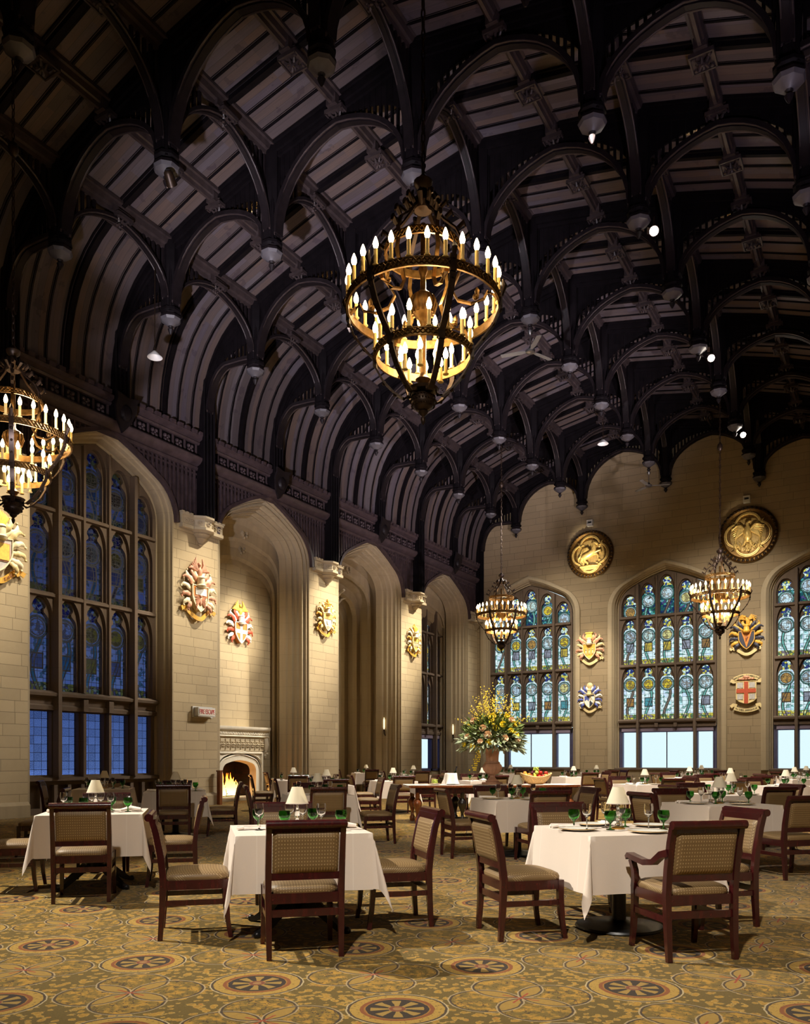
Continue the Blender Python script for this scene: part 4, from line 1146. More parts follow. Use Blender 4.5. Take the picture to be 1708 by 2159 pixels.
for _ in range(60):
    a = rf.uniform(0, 2*pi); e = rf.uniform(.1, 1.3)
    tip = Vector((cos(a)*.75*cos(e)*rf.uniform(.8, 1.25), sin(a)*.75*cos(e)*rf.uniform(.8, 1.25), 1.1+.95*sin(e)*rf.uniform(.75, 1.1)))
    mid = Vector((tip.x*.4, tip.y*.4, .95+.3*(tip.z-.9)))
    m.tube([(0, 0, .78), mid, tip], [.006, .005, .002], 4)
build('stems', m, MT['stem_brown'], U, sharp=0)
m = MB()
for _ in range(55):
    a = rf.uniform(0, 2*pi); e = rf.uniform(.35, 1.45); k = rf.uniform(.9, 1.3)
    for q in range(13):
        f = .5+.5*q/12
        p = Vector((cos(a)*.72*cos(e)*k*f, sin(a)*.72*cos(e)*k*f, .95+1.0*sin(e)*k*f**1.2))
        m.ball(p+Vector((rf.uniform(-.03,.03), rf.uniform(-.03,.03), rf.uniform(-.03,.03))), rf.uniform(.010, .019), 5, 3)
o = build('forsythia_sprays', m, MT['forsythia'], U, sharp=0); o['kind'] = 'stuff'
m = MB()
for _ in range(4):
    a = rf.uniform(-2.9, -2.0)
    for q in range(20):
        f = q/19; p = Vector((cos(a)*(.2+.25*f), sin(a)*(.2+.25*f), .92-.62*f+.1*sin(f*3)))
        m.ball(p+Vector((rf.uniform(-.04,.04), rf.uniform(-.04,.04), 0)), .018, 5, 3)
o = build('trailing_blossom', m, MT['yellow_petal'], U, sharp=0); o['kind'] = 'stuff'
def rose():
    m = MB()
    for ring, (n, r0, h, tl) in enumerate(((3, .018, .045, .1), (5, .036, .045, .45), (7, .055, .036, .8))):
        for i in range(n):
            a = 2*pi*i/n+ring*.5
            M_ = Matrix.Rotation(a, 4, 'Z') @ Matrix.Translation((r0*.6, 0, 0)) @ Matrix.Rotation(tl, 4, 'Y')
            m.grid(4, 4, lambda u, v: ((.02*sin(v*pi*.5))-(u-.5)**2*.08, (u-.5)*(.035+.05*v*(1.2-v))*1.6, v*h*1.3), M_)
    m.ball((0, 0, .01), .03, 8, 5)
    return m
RM = {c: mesh('rose', rose(), MT[c], 60, recalc=False) for c in ('yellow_petal', 'peach_petal')}
VA = YAW
for (px, pz, dp, c, s) in ((-.50,1.02,.30,'peach_petal',1.5),(-.22,1.20,.42,'peach_petal',1.7),(-.14,1.06,.5,'peach_petal',1.8),(.16,1.28,.40,'yellow_petal',1.6),(-.02,1.46,.30,'yellow_petal',1.5),(.02,1.20,.45,'yellow_petal',1.4),
        (.18,.98,.52,'peach_petal',1.7),(-.28,.92,.5,'peach_petal',1.3),(.40,1.06,.36,'yellow_petal',1.7),(.44,.96,.36,'peach_petal',1.4),(.34,1.38,.28,'peach_petal',1.5),(-.12,.90,.52,'yellow_petal',1.5),(.38,1.30,.3,'yellow_petal',1.4),
        (-.38,1.36,.24,'peach_petal',1.6),(.26,1.46,.2,'yellow_petal',1.4),(-.56,.86,.26,'yellow_petal',1.2),(-.42,.82,.4,'yellow_petal',1.3),(.30,1.15,.45,'yellow_petal',1.3),(-.05,1.34,.38,'yellow_petal',1.3)):
    s *= .6
    o = put('rose', RM[c], U)
    X, Y = px*cos(VA)+dp*sin(VA), px*sin(VA)-dp*cos(VA)
    X *= 1.12; Y *= 1.12; o.location = (X, Y, pz); n_ = Vector((X*.7+.4*sin(VA), Y*.7-.6*cos(VA), .25)); o.rotation_euler = n_.to_track_quat('Z', 'Y').to_euler(); o.scale = (s, s, s)
# basket of fruit
B = tag(empty('fruit_basket', onb(1.0, -.08), BA), 'oval wicker basket of fruit at the right of the buffet', 'basket')
m = MB(); L = []; NB = 40
for a_, b_, z, lift in ((.14,.10,.0,0),(.20,.14,.03,0),(.28,.18,.09,.3),(.335,.21,.14,.7),(.35,.22,.155,.9),(.33,.205,.15,.9),(.26,.165,.09,.4),(.1,.08,.04,0)):
    L.append([((a_+.006*(i % 2))*cos(2*pi*i/NB), (b_+.006*(i % 2))*sin(2*pi*i/NB), z+lift*.09*cos(2*pi*i/NB)**2) for i in range(NB)])
m.loft(L, cap0=True, cap1=True); build('basket_bowl', m, MT['wicker'], B, sharp=20)
m = MB()
m.tube([(.345*cos(2*pi*i/40), .216*sin(2*pi*i/40), .158+.082*cos(2*pi*i/40)**2) for i in range(40)], .017, 6, closed=True); build('basket_rim', m, MT['wicker'], B, sharp=40)
FR = {'apple': (mesh('apple', MB().lathe([(.004,.006),(.022,.0),(.040,.022),(.044,.045),(.034,.072),(.014,.080),(.004,.070)], 14), MT['fruit_red'], 70), 'red'),
      'pear': (mesh('pear', MB().lathe([(.004,.0),(.030,.008),(.040,.032),(.032,.058),(.020,.080),(.012,.098),(.003,.104)], 14), MT['fruit_yellow'], 70), 'yellow'),
      'orange': (mesh('orange', MB().ball((0, 0, .042), .042, 14, 9), MT['fruit_orange'], 70), 'bright'),
      'plum': (mesh('plum', MB().ball((0, 0, .034), .034, 12, 8), MT['fruit_plum'], 70), 'dark'),
      'green_apple': (mesh('green_apple', MB().lathe([(.004,.006),(.022,.0),(.040,.022),(.044,.045),(.034,.072),(.014,.080),(.004,.070)], 14), MT['fruit_green'], 70), 'pale')}
fr = random.Random(4)
lay = [(-.22,-.02,.13),(-.14,-.10,.12),(-.05,-.12,.115),(.05,-.12,.115),(.14,-.10,.12),(.22,-.03,.13),(-.15,.0,.15),(-.06,-.03,.16),(.04,-.03,.16),(.13,.0,.155),(-.16,.09,.14),(.0,.08,.16),(.15,.08,.14),(-.10,-.07,.205),(.0,-.08,.20),(.09,-.07,.20),(-.05,.02,.235),(.05,.02,.235),(-.23,.04,.19),(.24,.04,.19)]
kinds = ['pear','apple','pear','apple','apple','orange','orange','green_apple','apple','plum','apple','plum','orange','plum','green_apple','apple','plum','apple','orange','apple']
for (u, v, z), kd in zip(lay, kinds):
    q = rot2(u, v, BA); b0 = onb(1.0, -.08)
    o = put(kd, FR[kd][0], None, (b0[0]+q[0], b0[1]+q[1], .806+z+.012), fr.uniform(0, 6))
    tag(o, '%s %s heaped in the wicker basket on the buffet' % (FR[kd][1], kd.replace('_', ' ')), 'fruit', kd.replace('_', ' ')+'s in the basket')
g = MB()
for i in range(60):
    a = fr.uniform(0, 2*pi); r_ = .055*sqrt(fr.random()); g.ball((r_*cos(a), r_*sin(a), .02+fr.uniform(0, .07)), .014, 7, 5)
GR = mesh('grape_bunch', g, MT['fruit_green'], 70)
b0 = onb(1.0, -.08); q = rot2(.0, -.02, BA)
tag(put('grape_bunch', GR, None, (b0[0]+q[0], b0[1]+q[1], .806+.275)), 'pale green grape bunch crowning the fruit basket', 'grapes')
tag(put('grape_bunch', GR, None, onb(-1.25, -.2, .822)), 'pale green grape bunch on a plate at the left of the buffet', 'grapes')
place(PLATE, True, onb(-1.25, -.2, .806), 0, 'cream plate under grapes at the left of the buffet', 'plate', 'dinner plates')
# ice bucket wrapped in a napkin, bottle inside
I = tag(empty('ice_bucket', onb(-.88, -.12)), 'silver ice bucket wrapped in a white napkin on the buffet', 'ice bucket')
build('bucket', MB().lathe([(.09,0),(.095,.01),(.11,.2),(.118,.235),(.125,.24),(.118,.25),(.11,.235),(.09,.03),(.001,.03)], 24), MT['silver'], I, sharp=40)
m = MB(); L = []
for f, z in ((1.0,.252),(1.06,.25),(1.12,.22),(1.25,.12),(1.5,.02)):
    L.append([(.12*f*(1+.10*(f-1)*4*cos(5*a+1))*cos(a), .12*f*(1+.10*(f-1)*4*cos(5*a+1))*sin(a), max(.006, z-.0*f)) for a in [2*pi*i/40 for i in range(40)]])
m.loft(L); build('napkin_wrap', m, MT['napkin_cloth'], I, sharp=70, recalc=False)
b = tag(empty('champagne_bottle', onb(-.85, -.10, .86)), 'dark champagne bottle neck rising from the ice bucket', 'bottle'); b.rotation_euler = (0, R(16), BA)
build('bottle_glass', MB().lathe([(.04,0),(.043,.02),(.043,.16),(.03,.21),(.015,.25),(.014,.33),(.017,.335),(.017,.35),(.01,.352)], 16), MT['dark_green_glass'], b, sharp=50)
build('foil', MB().lathe([(.0155,.27),(.016,.33),(.019,.338),(.019,.353),(.004,.356)], 14), MT['paint_black'], b, sharp=50)
# ================================================================== chandeliers
def chandelier():
    root = empty('chandelier')
    BR, DB = MT['bronze'], MT['dark_bronze']
    def ring(name, r, z, h, n=56):
        m = MB()
        m.lathe([(r-.012, z-h/2), (r+.012, z-h/2), (r+.012, z-h/2+.012), (r, z-h/2+.012), (r, z+h/2-.012), (r+.012, z+h/2-.012), (r+.012, z+h/2), (r-.012, z+h/2), (r-.012, z-h/2)], n, cap=False)
        k = int(r*2*pi/.055)
        for i in range(k):     # raised tracery of crosses and rosettes round the band
            a = 2*pi*i/k
            for s in (-1, 1):
                m.tube([((r+.012)*cos(a-s*.03/r), (r+.012)*sin(a-s*.03/r), z-h*.35), ((r+.014)*cos(a+s*.03/r), (r+.014)*sin(a+s*.03/r), z+h*.35)], .006, 4)
            if i % 2 == 0: m.ball(((r+.014)*cos(a), (r+.014)*sin(a), z), .016, 6, 4)
        m.v = m.v
        return build(name, m, BR, root, sharp=40)
    ring('upper_ring', .87, 0, .10); ring('lower_ring', .55, -.56, .09); ring('crown_ring', .43, .62, .09)
    for q in range(6):
        a = 2*pi*q/6+.35
        def P(r, z): return (r*cos(a), r*sin(a), z)
        tn = (-sin(a), cos(a), 0)
        m = MB().bar([P(.88,.0), P(.875,-.12), P(.81,-.27), P(.70,-.42), P(.61,-.52), P(.565,-.56)], .07, .02, up=P(1,.2))
        m.bar([P(.56,-.56), P(.55,-.67), P(.46,-.83), P(.33,-.97), P(.23,-1.04), P(.16,-1.02), P(.15,-.96)], .065, .02, up=P(1,.2))
        m.box(-.02, .02, -.035, .035, -.09, .09, Matrix.Translation(P(.885, 0)) @ Matrix.Rotation(a, 4, 'Z'))
        m.box(-.02, .02, -.035, .035, -.08, .08, Matrix.Translation(P(.565, -.56)) @ Matrix.Rotation(a, 4, 'Z'))
        for rr, zz in ((.88, -.13), (.80, -.28), (.69, -.43), (.46, -.84), (.33, -.98)): m.ball(P(rr, zz), .026, 6, 4)
        m.tube([P(.90, .04), P(.93, .14), P(.91, .22)], [.02, .035, .008], 6)
        build('lower_strap', m, DB, root, sharp=40)
        m = MB().bar([P(.43,.60), P(.46,.46), P(.40,.30), P(.33,.16), P(.40,.03), P(.55,-.02), P(.70,.02), P(.74,.10), P(.80,.06), P(.86,.0)], .045, .02, up=P(1,.2))
        m.ball(P(.60, .05), .035, 6, 5); m.tube([P(.62, .03), P(.62, .12), P(.62, .16)], [.02, .03, .006], 6)
        build('upper_scroll', m, BR, root, sharp=40)
        m = MB().bar([P(.43,.62), P(.44,.74), P(.38,.86), P(.24,.98), P(.14,1.10), P(.10,1.2)], .045, .02, up=P(1,.2))
        for rr, zz in ((.46, .72), (.40, .86), (.26, 1.0), (.2, 1.12)):
            m.tube([P(rr, zz), P(rr+.07, zz+.06), P(rr+.09, zz+.0)], [.025, .03, .01], 6)
        build('crown_leaf', m, DB, root, sharp=40)
    m = MB().lathe([(.03,.95),(.03,.5),(.055,.42),(.03,.35),(.035,.2),(.06,.16),(.12,.12),(.145,.02),(.12,-.08),(.06,-.14),(.035,-.2),(.035,-.75),(.05,-.8),(.09,-.84),(.04,-.9),(.05,-1.0)][::-1], 16)
    for q in range(12):
        a = 2*pi*q/12; m.tube([(.13*cos(a), .13*sin(a), .10), (.155*cos(a), .155*sin(a), .02), (.12*cos(a), .12*sin(a), -.09)], .016, 5)
    build('central_stem', m, BR, root, sharp=40)
    m = MB().lathe([(.001,-1.36),(.02,-1.33),(.03,-1.29),(.015,-1.26),(.05,-1.23),(.06,-1.21),(.03,-1.18)], 12)
    m.lathe([(.03,-1.20),(.08,-1.19),(.135,-1.13),(.145,-1.08),(.12,-1.02),(.07,-1.0),(.16,-.98),(.18,-.95),(.06,-.93)], 20)
    for i in range(26):
        a = 2*pi*i/26
        for j, (r0, z) in enumerate(((.13, -1.14), (.147, -1.09), (.135, -1.04))): m.ball((r0*cos(a+j*.12), r0*sin(a+j*.12), z), .012, 5, 3)
    build('finial', m, DB, root, sharp=40)
    m = MB().lathe([(.10,1.1),(.13,1.16),(.10,1.24),(.06,1.28),(.05,1.34),(.10,1.38),(.11,1.43),(.05,1.48),(.02,1.52)], 14)
    for q in range(10):
        a = 2*pi*q/10; m.tube([(.09*cos(a), .09*sin(a), 1.12), (.19*cos(a), .19*sin(a), 1.2), (.15*cos(a), .15*sin(a), 1.27)], [.02, .035, .01], 6)
    build('crown', m, DB, root, sharp=40)
    cd = mesh('candle', MB().lathe([(.010,-.05),(.034,-.045),(.036,-.035),(.014,-.03),(.021,-.028),(.021,.13),(.008,.132)], 10), MT['candle_tube'], 40)
    bu = mesh('bulb', MB().lathe([(.010,.128),(.026,.155),(.032,.185),(.024,.22),(.008,.262),(.001,.27)], 10), MT['bulb_glow'], 60)
    for n, r, z, ph in ((28, .865, .10, 0), (16, .55, -.465, .1), (8, .26, -.75, 0)):
        for i in range(n):
            a = 2*pi*(i+ph+.5)/n
            c = put('candle', cd, root, (r*cos(a), r*sin(a), z)); put('bulb', bu, c)
    for z in (.30, -.40):
        l = bpy.data.lights.new('candle_light', 'POINT'); l.energy = 60; l.color = (1, .74, .42); l.shadow_soft_size = .12
        lo_ = put('candle_light', l, root, (0, .22, z))
    # chain up to the roof
    m = MB()
    for i in range(40):
        z = 1.52+.118*i
        for s in (0,):
            pts = [(.022*cos(q*pi/4)*(1 if i % 2 else 0), .022*cos(q*pi/4)*(0 if i % 2 else 1), z+.07+.075*sin(q*pi/4)) for q in range(8)]
            m.tube(pts, .011, 4, closed=True)
    m.lathe([(.02,4.55),(.07,4.6),(.085,4.68),(.07,4.76),(.02,4.8)], 12)
    build('chain', m, DB, root, sharp=40)
    return root
CH = chandelier(); cu = False
for (x, y, z, l) in ((-4.62, 8.15, 6.55, 'large candle chandelier nearest the viewer, high in the centre'), (-12.15, 8.05, 6.5, 'candle chandelier cut off by the left picture edge'),
                     (-12.0, 26.85, 6.5, 'smaller far chandelier in front of the left lake window'), (-4.62, 27.0, 6.45, 'far chandelier beside the golden bird medallion')):
    place(CH, cu, (x, y, z), rnd.uniform(0, .3), l, 'chandelier', 'bronze candle chandeliers'); cu = True
# ================================================================== carved arms on the walls
def ribbon(m, pts, w, th=.03): m.bar([(x, y, z) for x, y, z in pts], th, w, up=(0, 0, 1))
def shield_pts(w, h, kind=0):
    if kind == 1: return [(-w, h), (w, h), (w, -h*.55), (w*.7, -h*.78), (0, -h), (-w*.7, -h*.78), (-w, -h*.55)]
    P = [(-w, h), (0, h*.96), (w, h)]
    for i in range(1, 8):
        s = i/8; P.append((w*cos(s*pi/2)**.75, h*.25-(h*1.25)*s**1.15))
    P.append((0, -h))
    for i in range(7, 0, -1):
        s = i/8; P.append((-w*cos(s*pi/2)**.75, h*.25-(h*1.25)*s**1.15))
    return P
def fy(u, v, d): return (u, -d, v)
def mantling(m, side, sc, which):
    """curling leafy drapery beside the helmet and shield; which picks the outer or the inner strands"""
    s = side*sc
    for j in range(8):
        if j % 2 != which: continue
        an = R((84,66,48,28,8,-16,-40,-66)[j]); L = (.34, .44, .52, .52, .46, .42, .38, .30)[j]
        x0, z0 = (.08,.10,.13,.18,.24,.28,.30,.30)[j], (.50,.46,.40,.32,.22,.10,-.02,-.10)[j]
        P = []; rr = []; N_ = 16
        for i in range(N_):
            f = i/(N_-1); aa = an+R(150)*max(0, f-.45)**1.3*(1 if j < 3 else -1)-R(25)*(1 if j < 3 else -1)*sin(f*3)
            x0 += cos(aa)*L/(N_-1); z0 += sin(aa)*L/(N_-1)
            P.append((x0*s, -.045-.05*sin(f*pi)-.02*which, z0*sc)); rr.append(sc*.060*(.35+sin(pi*min(1, .12+.8*f)))*(1-.35*f)*(1+.13*sin(f*19)))
        m.tube(P, rr, 8, flat=(0, 1, 0))
        e = P[-1]; m.ball((e[0], e[1]-.02, e[2]), .030*sc, 7, 5)
def arms(label, loc, rz, sc, field, mant, lining, crest, charges, scroll='wave', w=.31, h=.37, kind=0, helm='paint_cream', scol='paint_scroll', yo=0):
    r = tag(empty('coat_of_arms', (loc[0]+.0288*sin(rz), loc[1]-.0288*cos(rz), loc[2]), rz), label, 'coat of arms', 'carved coats of arms on the walls')
    SP = [(u*sc, v*sc) for u, v in shield_pts(w, h, kind)]
    sh = build('shield', MB().plate(SP, [], fy, -.028, .13), MT[field], r, sharp=30)
    build('shield_rim', MB().bar([(u, -.135, v) for u, v in SP], .03*sc, .035, up=(0, 1, 0), closed=True), MT[helm], sh, sharp=30)
    for nm, mat, poly, d in charges:
        m = MB()
        if callable(poly): poly(m, sc)
        else: m.plate([(u*sc, v*sc) for u, v in poly], [], fy, .12, .13+d)
        build(nm, m, MT[mat], sh, sharp=50)
    for s in (-1, 1):
        if mant:
            m = MB(); mantling(m, s, sc, 0); build('mantling', m, MT[mant], r, sharp=60)
            m = MB(); mantling(m, s, sc, 1); build('mantling_lining', m, MT[lining], r, sharp=60)
    if helm and crest is not None:
        build('helmet', MB().lathe([(.13*sc, h*sc-.06), (.16*sc, h*sc), (.12*sc, h*sc+.04), (.11*sc, h*sc+.2*sc), (.13*sc, h*sc+.22*sc), (.10*sc, h*sc+.27*sc)], 12, (0, -.16*sc, 0)), MT[helm], r, sharp=40)
        m = MB(); crest[1](m, sc*1.25, (h+.23)*sc); build('crest', m, MT[crest[0]], r, sharp=60)
    if scroll == 'wave':
        m = MB(); P = []
        for i in range(25):
            f = -1+2*i/24; P.append((f*.50*sc, -.05-.04*cos(f*4), (-.46-.12*cos(f*pi*.9)+.06*abs(f)**3)*sc))
        ribbon(m, P, .12*sc)
        for s in (-1, 1):
            ribbon(m, [(s*.46*sc, -.03, -.36*sc), (s*.56*sc, -.03, -.30*sc), (s*.66*sc, -.06, -.36*sc)], .12*sc)
        build('motto_scroll', m, MT[scol], r, sharp=40)
    return r
def bird(m, sc, z):
    m.ball((0, -.10, z+.14*sc), .075*sc, 9, 6, (1, .7, 1.5)); m.ball((-.03*sc, -.12, z+.30*sc), .05*sc, 8, 5)
    for s in (-1, 1):
        for q in range(6):
            m.tube([(s*.05*sc, -.09, z+.16*sc), (s*(.12+.03*q)*sc, -.10, z+(.30-.02*q)*sc), (s*(.10+.045*q)*sc, -.08, z+(.46-.055*q)*sc)], [.03*sc, .035*sc, .012*sc], 6)
def eagle_side(m, sc, z):
    m.tube([(.02*sc,-.1,z),(.05*sc,-.12,z+.14*sc),(-.02*sc,-.13,z+.26*sc)], [.05*sc,.075*sc,.05*sc], 8); m.ball((-.06*sc,-.13,z+.3*sc), .045*sc, 8, 5)
    for s in (-1, 1):
        for q in range(5):
            m.tube([(.04*sc,-.1,z+.2*sc), (s*(.14+.02*q)*sc,-.1,z+(.36-.03*q)*sc), (s*(.30-.02*q)*sc+.02,-.08,z+(.30-.07*q)*sc)], [.03*sc,.03*sc,.012*sc], 6)
def tower(m, sc, z):
    m.box(-.11*sc, .11*sc, -.16, -.05, z, z+.22*sc); m.box(-.14*sc, .14*sc, -.18, -.04, z+.20*sc, z+.25*sc)
    for s in (-1, 1): m.tube([(s*.13*sc,-.1,z), (s*.2*sc,-.1,z+.03*sc), (s*.19*sc,-.1,z+.09*sc)], .035*sc, 6)
def plume(m, sc, z):
    for q in range(7):
        f = (q-3)/3; m.tube([(f*.05*sc,-.1,z), (f*.14*sc,-.12,z+.18*sc), (f*.16*sc-.04*sc,-.09,z+.36*sc*(1-.3*abs(f)))], [.04*sc,.05*sc,.012*sc], 6)
def disc(m, sc, z):
    m.lathe([(.001,.0),(.13*sc,.0),(.14*sc,.02),(.12*sc,.05),(.001,.06)], 20, M=Matrix.Translation((0,-.05,z+.2*sc)) @ Matrix.Rotation(pi/2, 4, 'X'))
    m.box(-.04*sc, .04*sc, -.12, -.05, z-.04*sc, z+.1*sc)
def crown(m, sc, z):
    for q in range(7):
        f = (q-3)/3; m.box((f*.16-.02)*sc, (f*.16+.02)*sc, -.2+.06*abs(f), -.1, z, z+.12*sc); m.ball((f*.16*sc, -.16, z+.15*sc), .03*sc, 7, 5)
    m.box(-.18*sc, .18*sc, -.17, -.05, z-.03*sc, z+.03*sc); m.ball((0, -.12, z+.22*sc), .07*sc, 8, 6, (.8, .8, 1.4))
def rect(x0, x1, z0, z1): return [(x0, z0), (x1, z0), (x1, z1), (x0, z1)]
def eagle_disp(m, sc):
    m.ball((0, -.14, -.10*sc), .055*sc, 8, 6, (1, .5, 2)); m.ball((.0, -.15, .06*sc), .04*sc, 7, 5)
    for s in (-1, 1):
        for q in range(6): m.tube([(s*.03*sc,-.14,-.05*sc), (s*(.13+.01*q)*sc,-.15,(.05-.06*q)*sc), (s*(.22-.012*q)*sc,-.14,(.03-.075*q)*sc)], [.02*sc,.03*sc,.012*sc], 5)
def scene_relief(m, sc):
    for q in range(3):
        u = (-.16+.16*q)*sc; m.ball((u, -.14, .10*sc), .035*sc, 7, 5); m.ball((u, -.14, -.04*sc), .06*sc, 8, 6, (.7, .4, 1.7))
        m.tube([(u+.05*sc, -.15, .14*sc), (u+.06*sc, -.15, -.16*sc)], .012*sc, 5)
def pawn(u, v):
    def f(m, sc): m.lathe([(.045*sc, -.05*sc), (.02*sc, .0), (.03*sc, .03*sc), (.015*sc, .05*sc), (.001, .06*sc)], 10, (u*sc, -.145, v*sc), sy=.4)
    return f
def head_relief(m, sc):
    m.ball((0, -.15, .08*sc), .055*sc, 9, 6, (.8, .5, 1.2)); m.ball((.02*sc, -.15, .12*sc), .05*sc, 8, 5, (1, .5, .9)); m.tube([(0,-.14,.04*sc), (-.03*sc,-.14,-.06*sc)], [.035*sc, .02*sc], 6)
LW = R(90)
arms('cream and red carved arms with a red bird on the pier left of the fireplace', (XL, 17.2, 5.98), LW, 1.0, 'paint_cream', 'paint_cream', 'paint_pink', ('paint_pink', bird),
     [('open_book', 'paint_white', rect(-.20, .22, .10, .30), .03), ('chief', 'paint_orange', rect(-.27, .27, .06, .335), .01), ('displayed_bird', 'paint_pink', eagle_disp, 0)], scol='paint_gold')
arms('red and white carved arms with a white cross, above the fireplace mantel', (XL-1.45, 20.52, 5.55), LW, .92, 'paint_orange', 'paint_white', 'paint_red', ('paint_yellow', bird),
     [('cross', 'paint_white', [(-.06,.33),(.06,.33),(.06,.12),(.28,.12),(.28,-.02),(.06,-.02),(.06,-.34),(-.06,-.34),(-.06,-.02),(-.28,-.02),(-.28,.12),(-.06,.12)], .015)]+
     [('pawn', 'paint_grey', pawn(u, v), 0) for u, v in ((0,.22),(-.17,.05),(0,.05),(.17,.05),(0,-.16))], scroll='none', helm='paint_white')
m = MB(); ribbon(m, [(XL-1.40, 20.52+.46*sin(f/10)*.9, 5.28-.24*cos(f/10*1.1)) for f in range(-10, 11)], .10, .05)
arms('gilt and white carved arms under a spiked crown, on the second stone pier', (XL, 23.4, 6.2), LW, .82, 'paint_cream', 'paint_gold', 'paint_scroll', ('paint_gold', crown),
     [('chief', 'paint_yellow', rect(-.27, .27, .14, .335), .02), ('crescent', 'paint_grey', [(-.08,.04),(0,-.02),(.08,.04),(.06,-.08),(0,-.11),(-.06,-.08)], .02), ('base_mound', 'paint_pink', [(-.14,-.2),(0,-.15),(.14,-.2),(0,-.32)], .02)], scol='paint_gold')
arms('golden carved arms with plumes, on the pier between the second and third arches', (XL, 29.6, 6.15), LW, .82, 'paint_yellow', 'paint_gold', 'paint_cream', ('paint_gold', plume),
     [('charge', 'paint_cream', scene_relief, 0)], scol='paint_gold')
a = arms('grey shielded carved arms cut off by the left picture edge', (XL, 11.02, 5.95), LW, 1.02, 'paint_grey', 'paint_cream', 'paint_scroll', ('paint_yellow', plume),
     [('open_book', 'paint_yellow', rect(-.22, .22, -.12, .24), .03), ('book_cover', 'paint_pink', rect(-.25, .25, -.15, .26), .015)], scol='paint_gold')
arms('gold shielded carved arms, upper of the pair left of the centre window', (-11.66, YF, 6.18), 0, .95, 'paint_gold', 'paint_scroll', 'paint_pink', ('paint_yellow', tower),
     [('figures', 'paint_scroll', scene_relief, 0), ('base_bar', 'paint_yellow', [(-.17,-.22),(0,-.19),(.17,-.22),(0,-.34)], .02)])
arms('blue and white carved arms, lower of the pair left of the centre window', (-11.66, YF, 3.95), 0, .82, 'paint_white', 'paint_white', 'paint_blue', ('paint_scroll', disc),
     [('blue_lozenges', 'paint_blue', [(-.26,.28),(-.02,.28),(-.02,.0),(-.14,.12),(-.26,.0)], .015), ('dark_quarter', 'paint_navy', [(.02,-.34),(.02,.1),(.13,-.05),(.24,-.12),(.2,-.2)], .015), ('chevron', 'paint_cream', [(.02,.05),(.13,.26),(.26,.02),(.26,-.06),(.13,.16),(.02,-.04)], .02), ('dark_chief', 'paint_navy', rect(.02, .27, .27, .33), .012)], helm='paint_scroll')
arms('navy and orange carved arms with a golden bird crest, right of the centre window', (-5.08, YF, 6.20), 0, .98, 'paint_navy', 'paint_gold', 'paint_navy', ('paint_gold', eagle_side),
     [('pile', 'paint_orange', [(-.20,.345),(.20,.345),(0,-.30)], .015), ('head', 'paint_brown', head_relief, 0)], helm='paint_gold')
# lettering bent along a scroll
def letters(txt, size, bend, mat, parent, ext=.008, name='lettering'):
    cu_ = bpy.data.curves.new('lettering_curve', 'FONT'); cu_.body = txt; cu_.size = size; cu_.align_x = 'CENTER'; cu_.align_y = 'CENTER'; cu_.extrude = ext; cu_.resolution_u = 3
    ob = bpy.data.objects.new('lettering_curve', cu_); COL.objects.link(ob)
    dg = bpy.context.evaluated_depsgraph_get(); dg.update()
    me = bpy.data.meshes.new_from_object(ob.evaluated_get(dg)); bpy.data.objects.remove(ob)
    for v in me.vertices: v.co = bend(v.co.x, v.co.y, v.co.z)
    me.materials.clear(); me.materials.append(mat); return put(name, me, parent)
# university style shield with a red cross, scrolls above and below
r = tag(empty('coat_of_arms', (-5.1, YF-.0288, 4.12), 0), 'cream carved arms with a red cross between inscribed scrolls, right of the centre window', 'coat of arms', 'carved coats of arms on the walls')
SPT = shield_pts(.38, .46, 1)
sh = build('shield', MB().plate([(u, v-.05) for u, v in SPT], [], fy, -.028, .09), MT['paint_scroll'], r, sharp=30)
build('shield_rim', MB().bar([(u, -.09, v-.05) for u, v in SPT], .03, .03, up=(0,1,0), closed=True), MT['paint_scroll'], sh)
build('red_cross', MB().plate([(-.075,.40),(.075,.40),(.075,.10),(.375,.10),(.375,-.06),(.075,-.06),(.075,-.5),(-.075,-.5),(-.075,-.06),(-.375,-.06),(-.375,.10),(-.075,.10)], [], fy, .09, .12), MT['paint_red'], sh)
for u in (-.23, .23):
    for v in (.25, -.22):
        m = MB()
        for s in (-1, 1): m.add([(u, -.10, v-.11), (u+s*.11, -.125, v-.11), (u+s*.11, -.125, v+.11), (u, -.10, v+.11), (u+s*.11, -.09, v-.11), (u+s*.11, -.09, v+.11)], [(0,1,2,3),(1,4,5,2)])
        build('open_book', m, MT['paint_grey'], sh, sharp=0)
m = MB().lathe([(.0,.0),(.001,.0)], 3) if 0 else MB()
for i in range(5): m.ball((-.24+.12*i, -.09, .50), .055, 8, 5, (1.2, .7, .8))
m.ball((0, -.08, .58), .10, 10, 6, (1.3, .6, .7)); build('wreath', m, MT['paint_pink'], r, sharp=60)
def arcz(x, up): return (.64-.55*x*x*1.1) if up else (-.78+.55*x*x)
for up in (True, False):
    m = MB(); ribbon(m, [(f/20*.46, -.06, arcz(f/20*.46, up)) for f in range(-20, 21)], .15)
    for s in (-1, 1): ribbon(m, [(s*.36, -.03, arcz(.5, up)-(.06 if up else -.06)), (s*.5, -.03, arcz(.5, up)+(-.08 if up else .10)), (s*.6, -.05, arcz(.5, up)+(-.02 if up else .02))], .14)
    sc_ = build('motto_scroll', m, MT['paint_scroll'], r, sharp=40)
    letters('BROWN UNIVERSITY' if up else 'IN DEO SPERAMUS', .098, lambda x, y, z, up=up: Vector((x, -.078-z, arcz(x, up)+y)), MT['paint_black'], sc_)
m = MB(); ribbon(m, [(f/20*.3, -.05, .50+.05-.55*(f/20*.3)**2+.02) for f in range(-20, 21)], .06); build('torse', m, MT['paint_white'], r)
kid = [k for k in KIDS[a.name] if k.name.startswith('motto_scroll')][0]
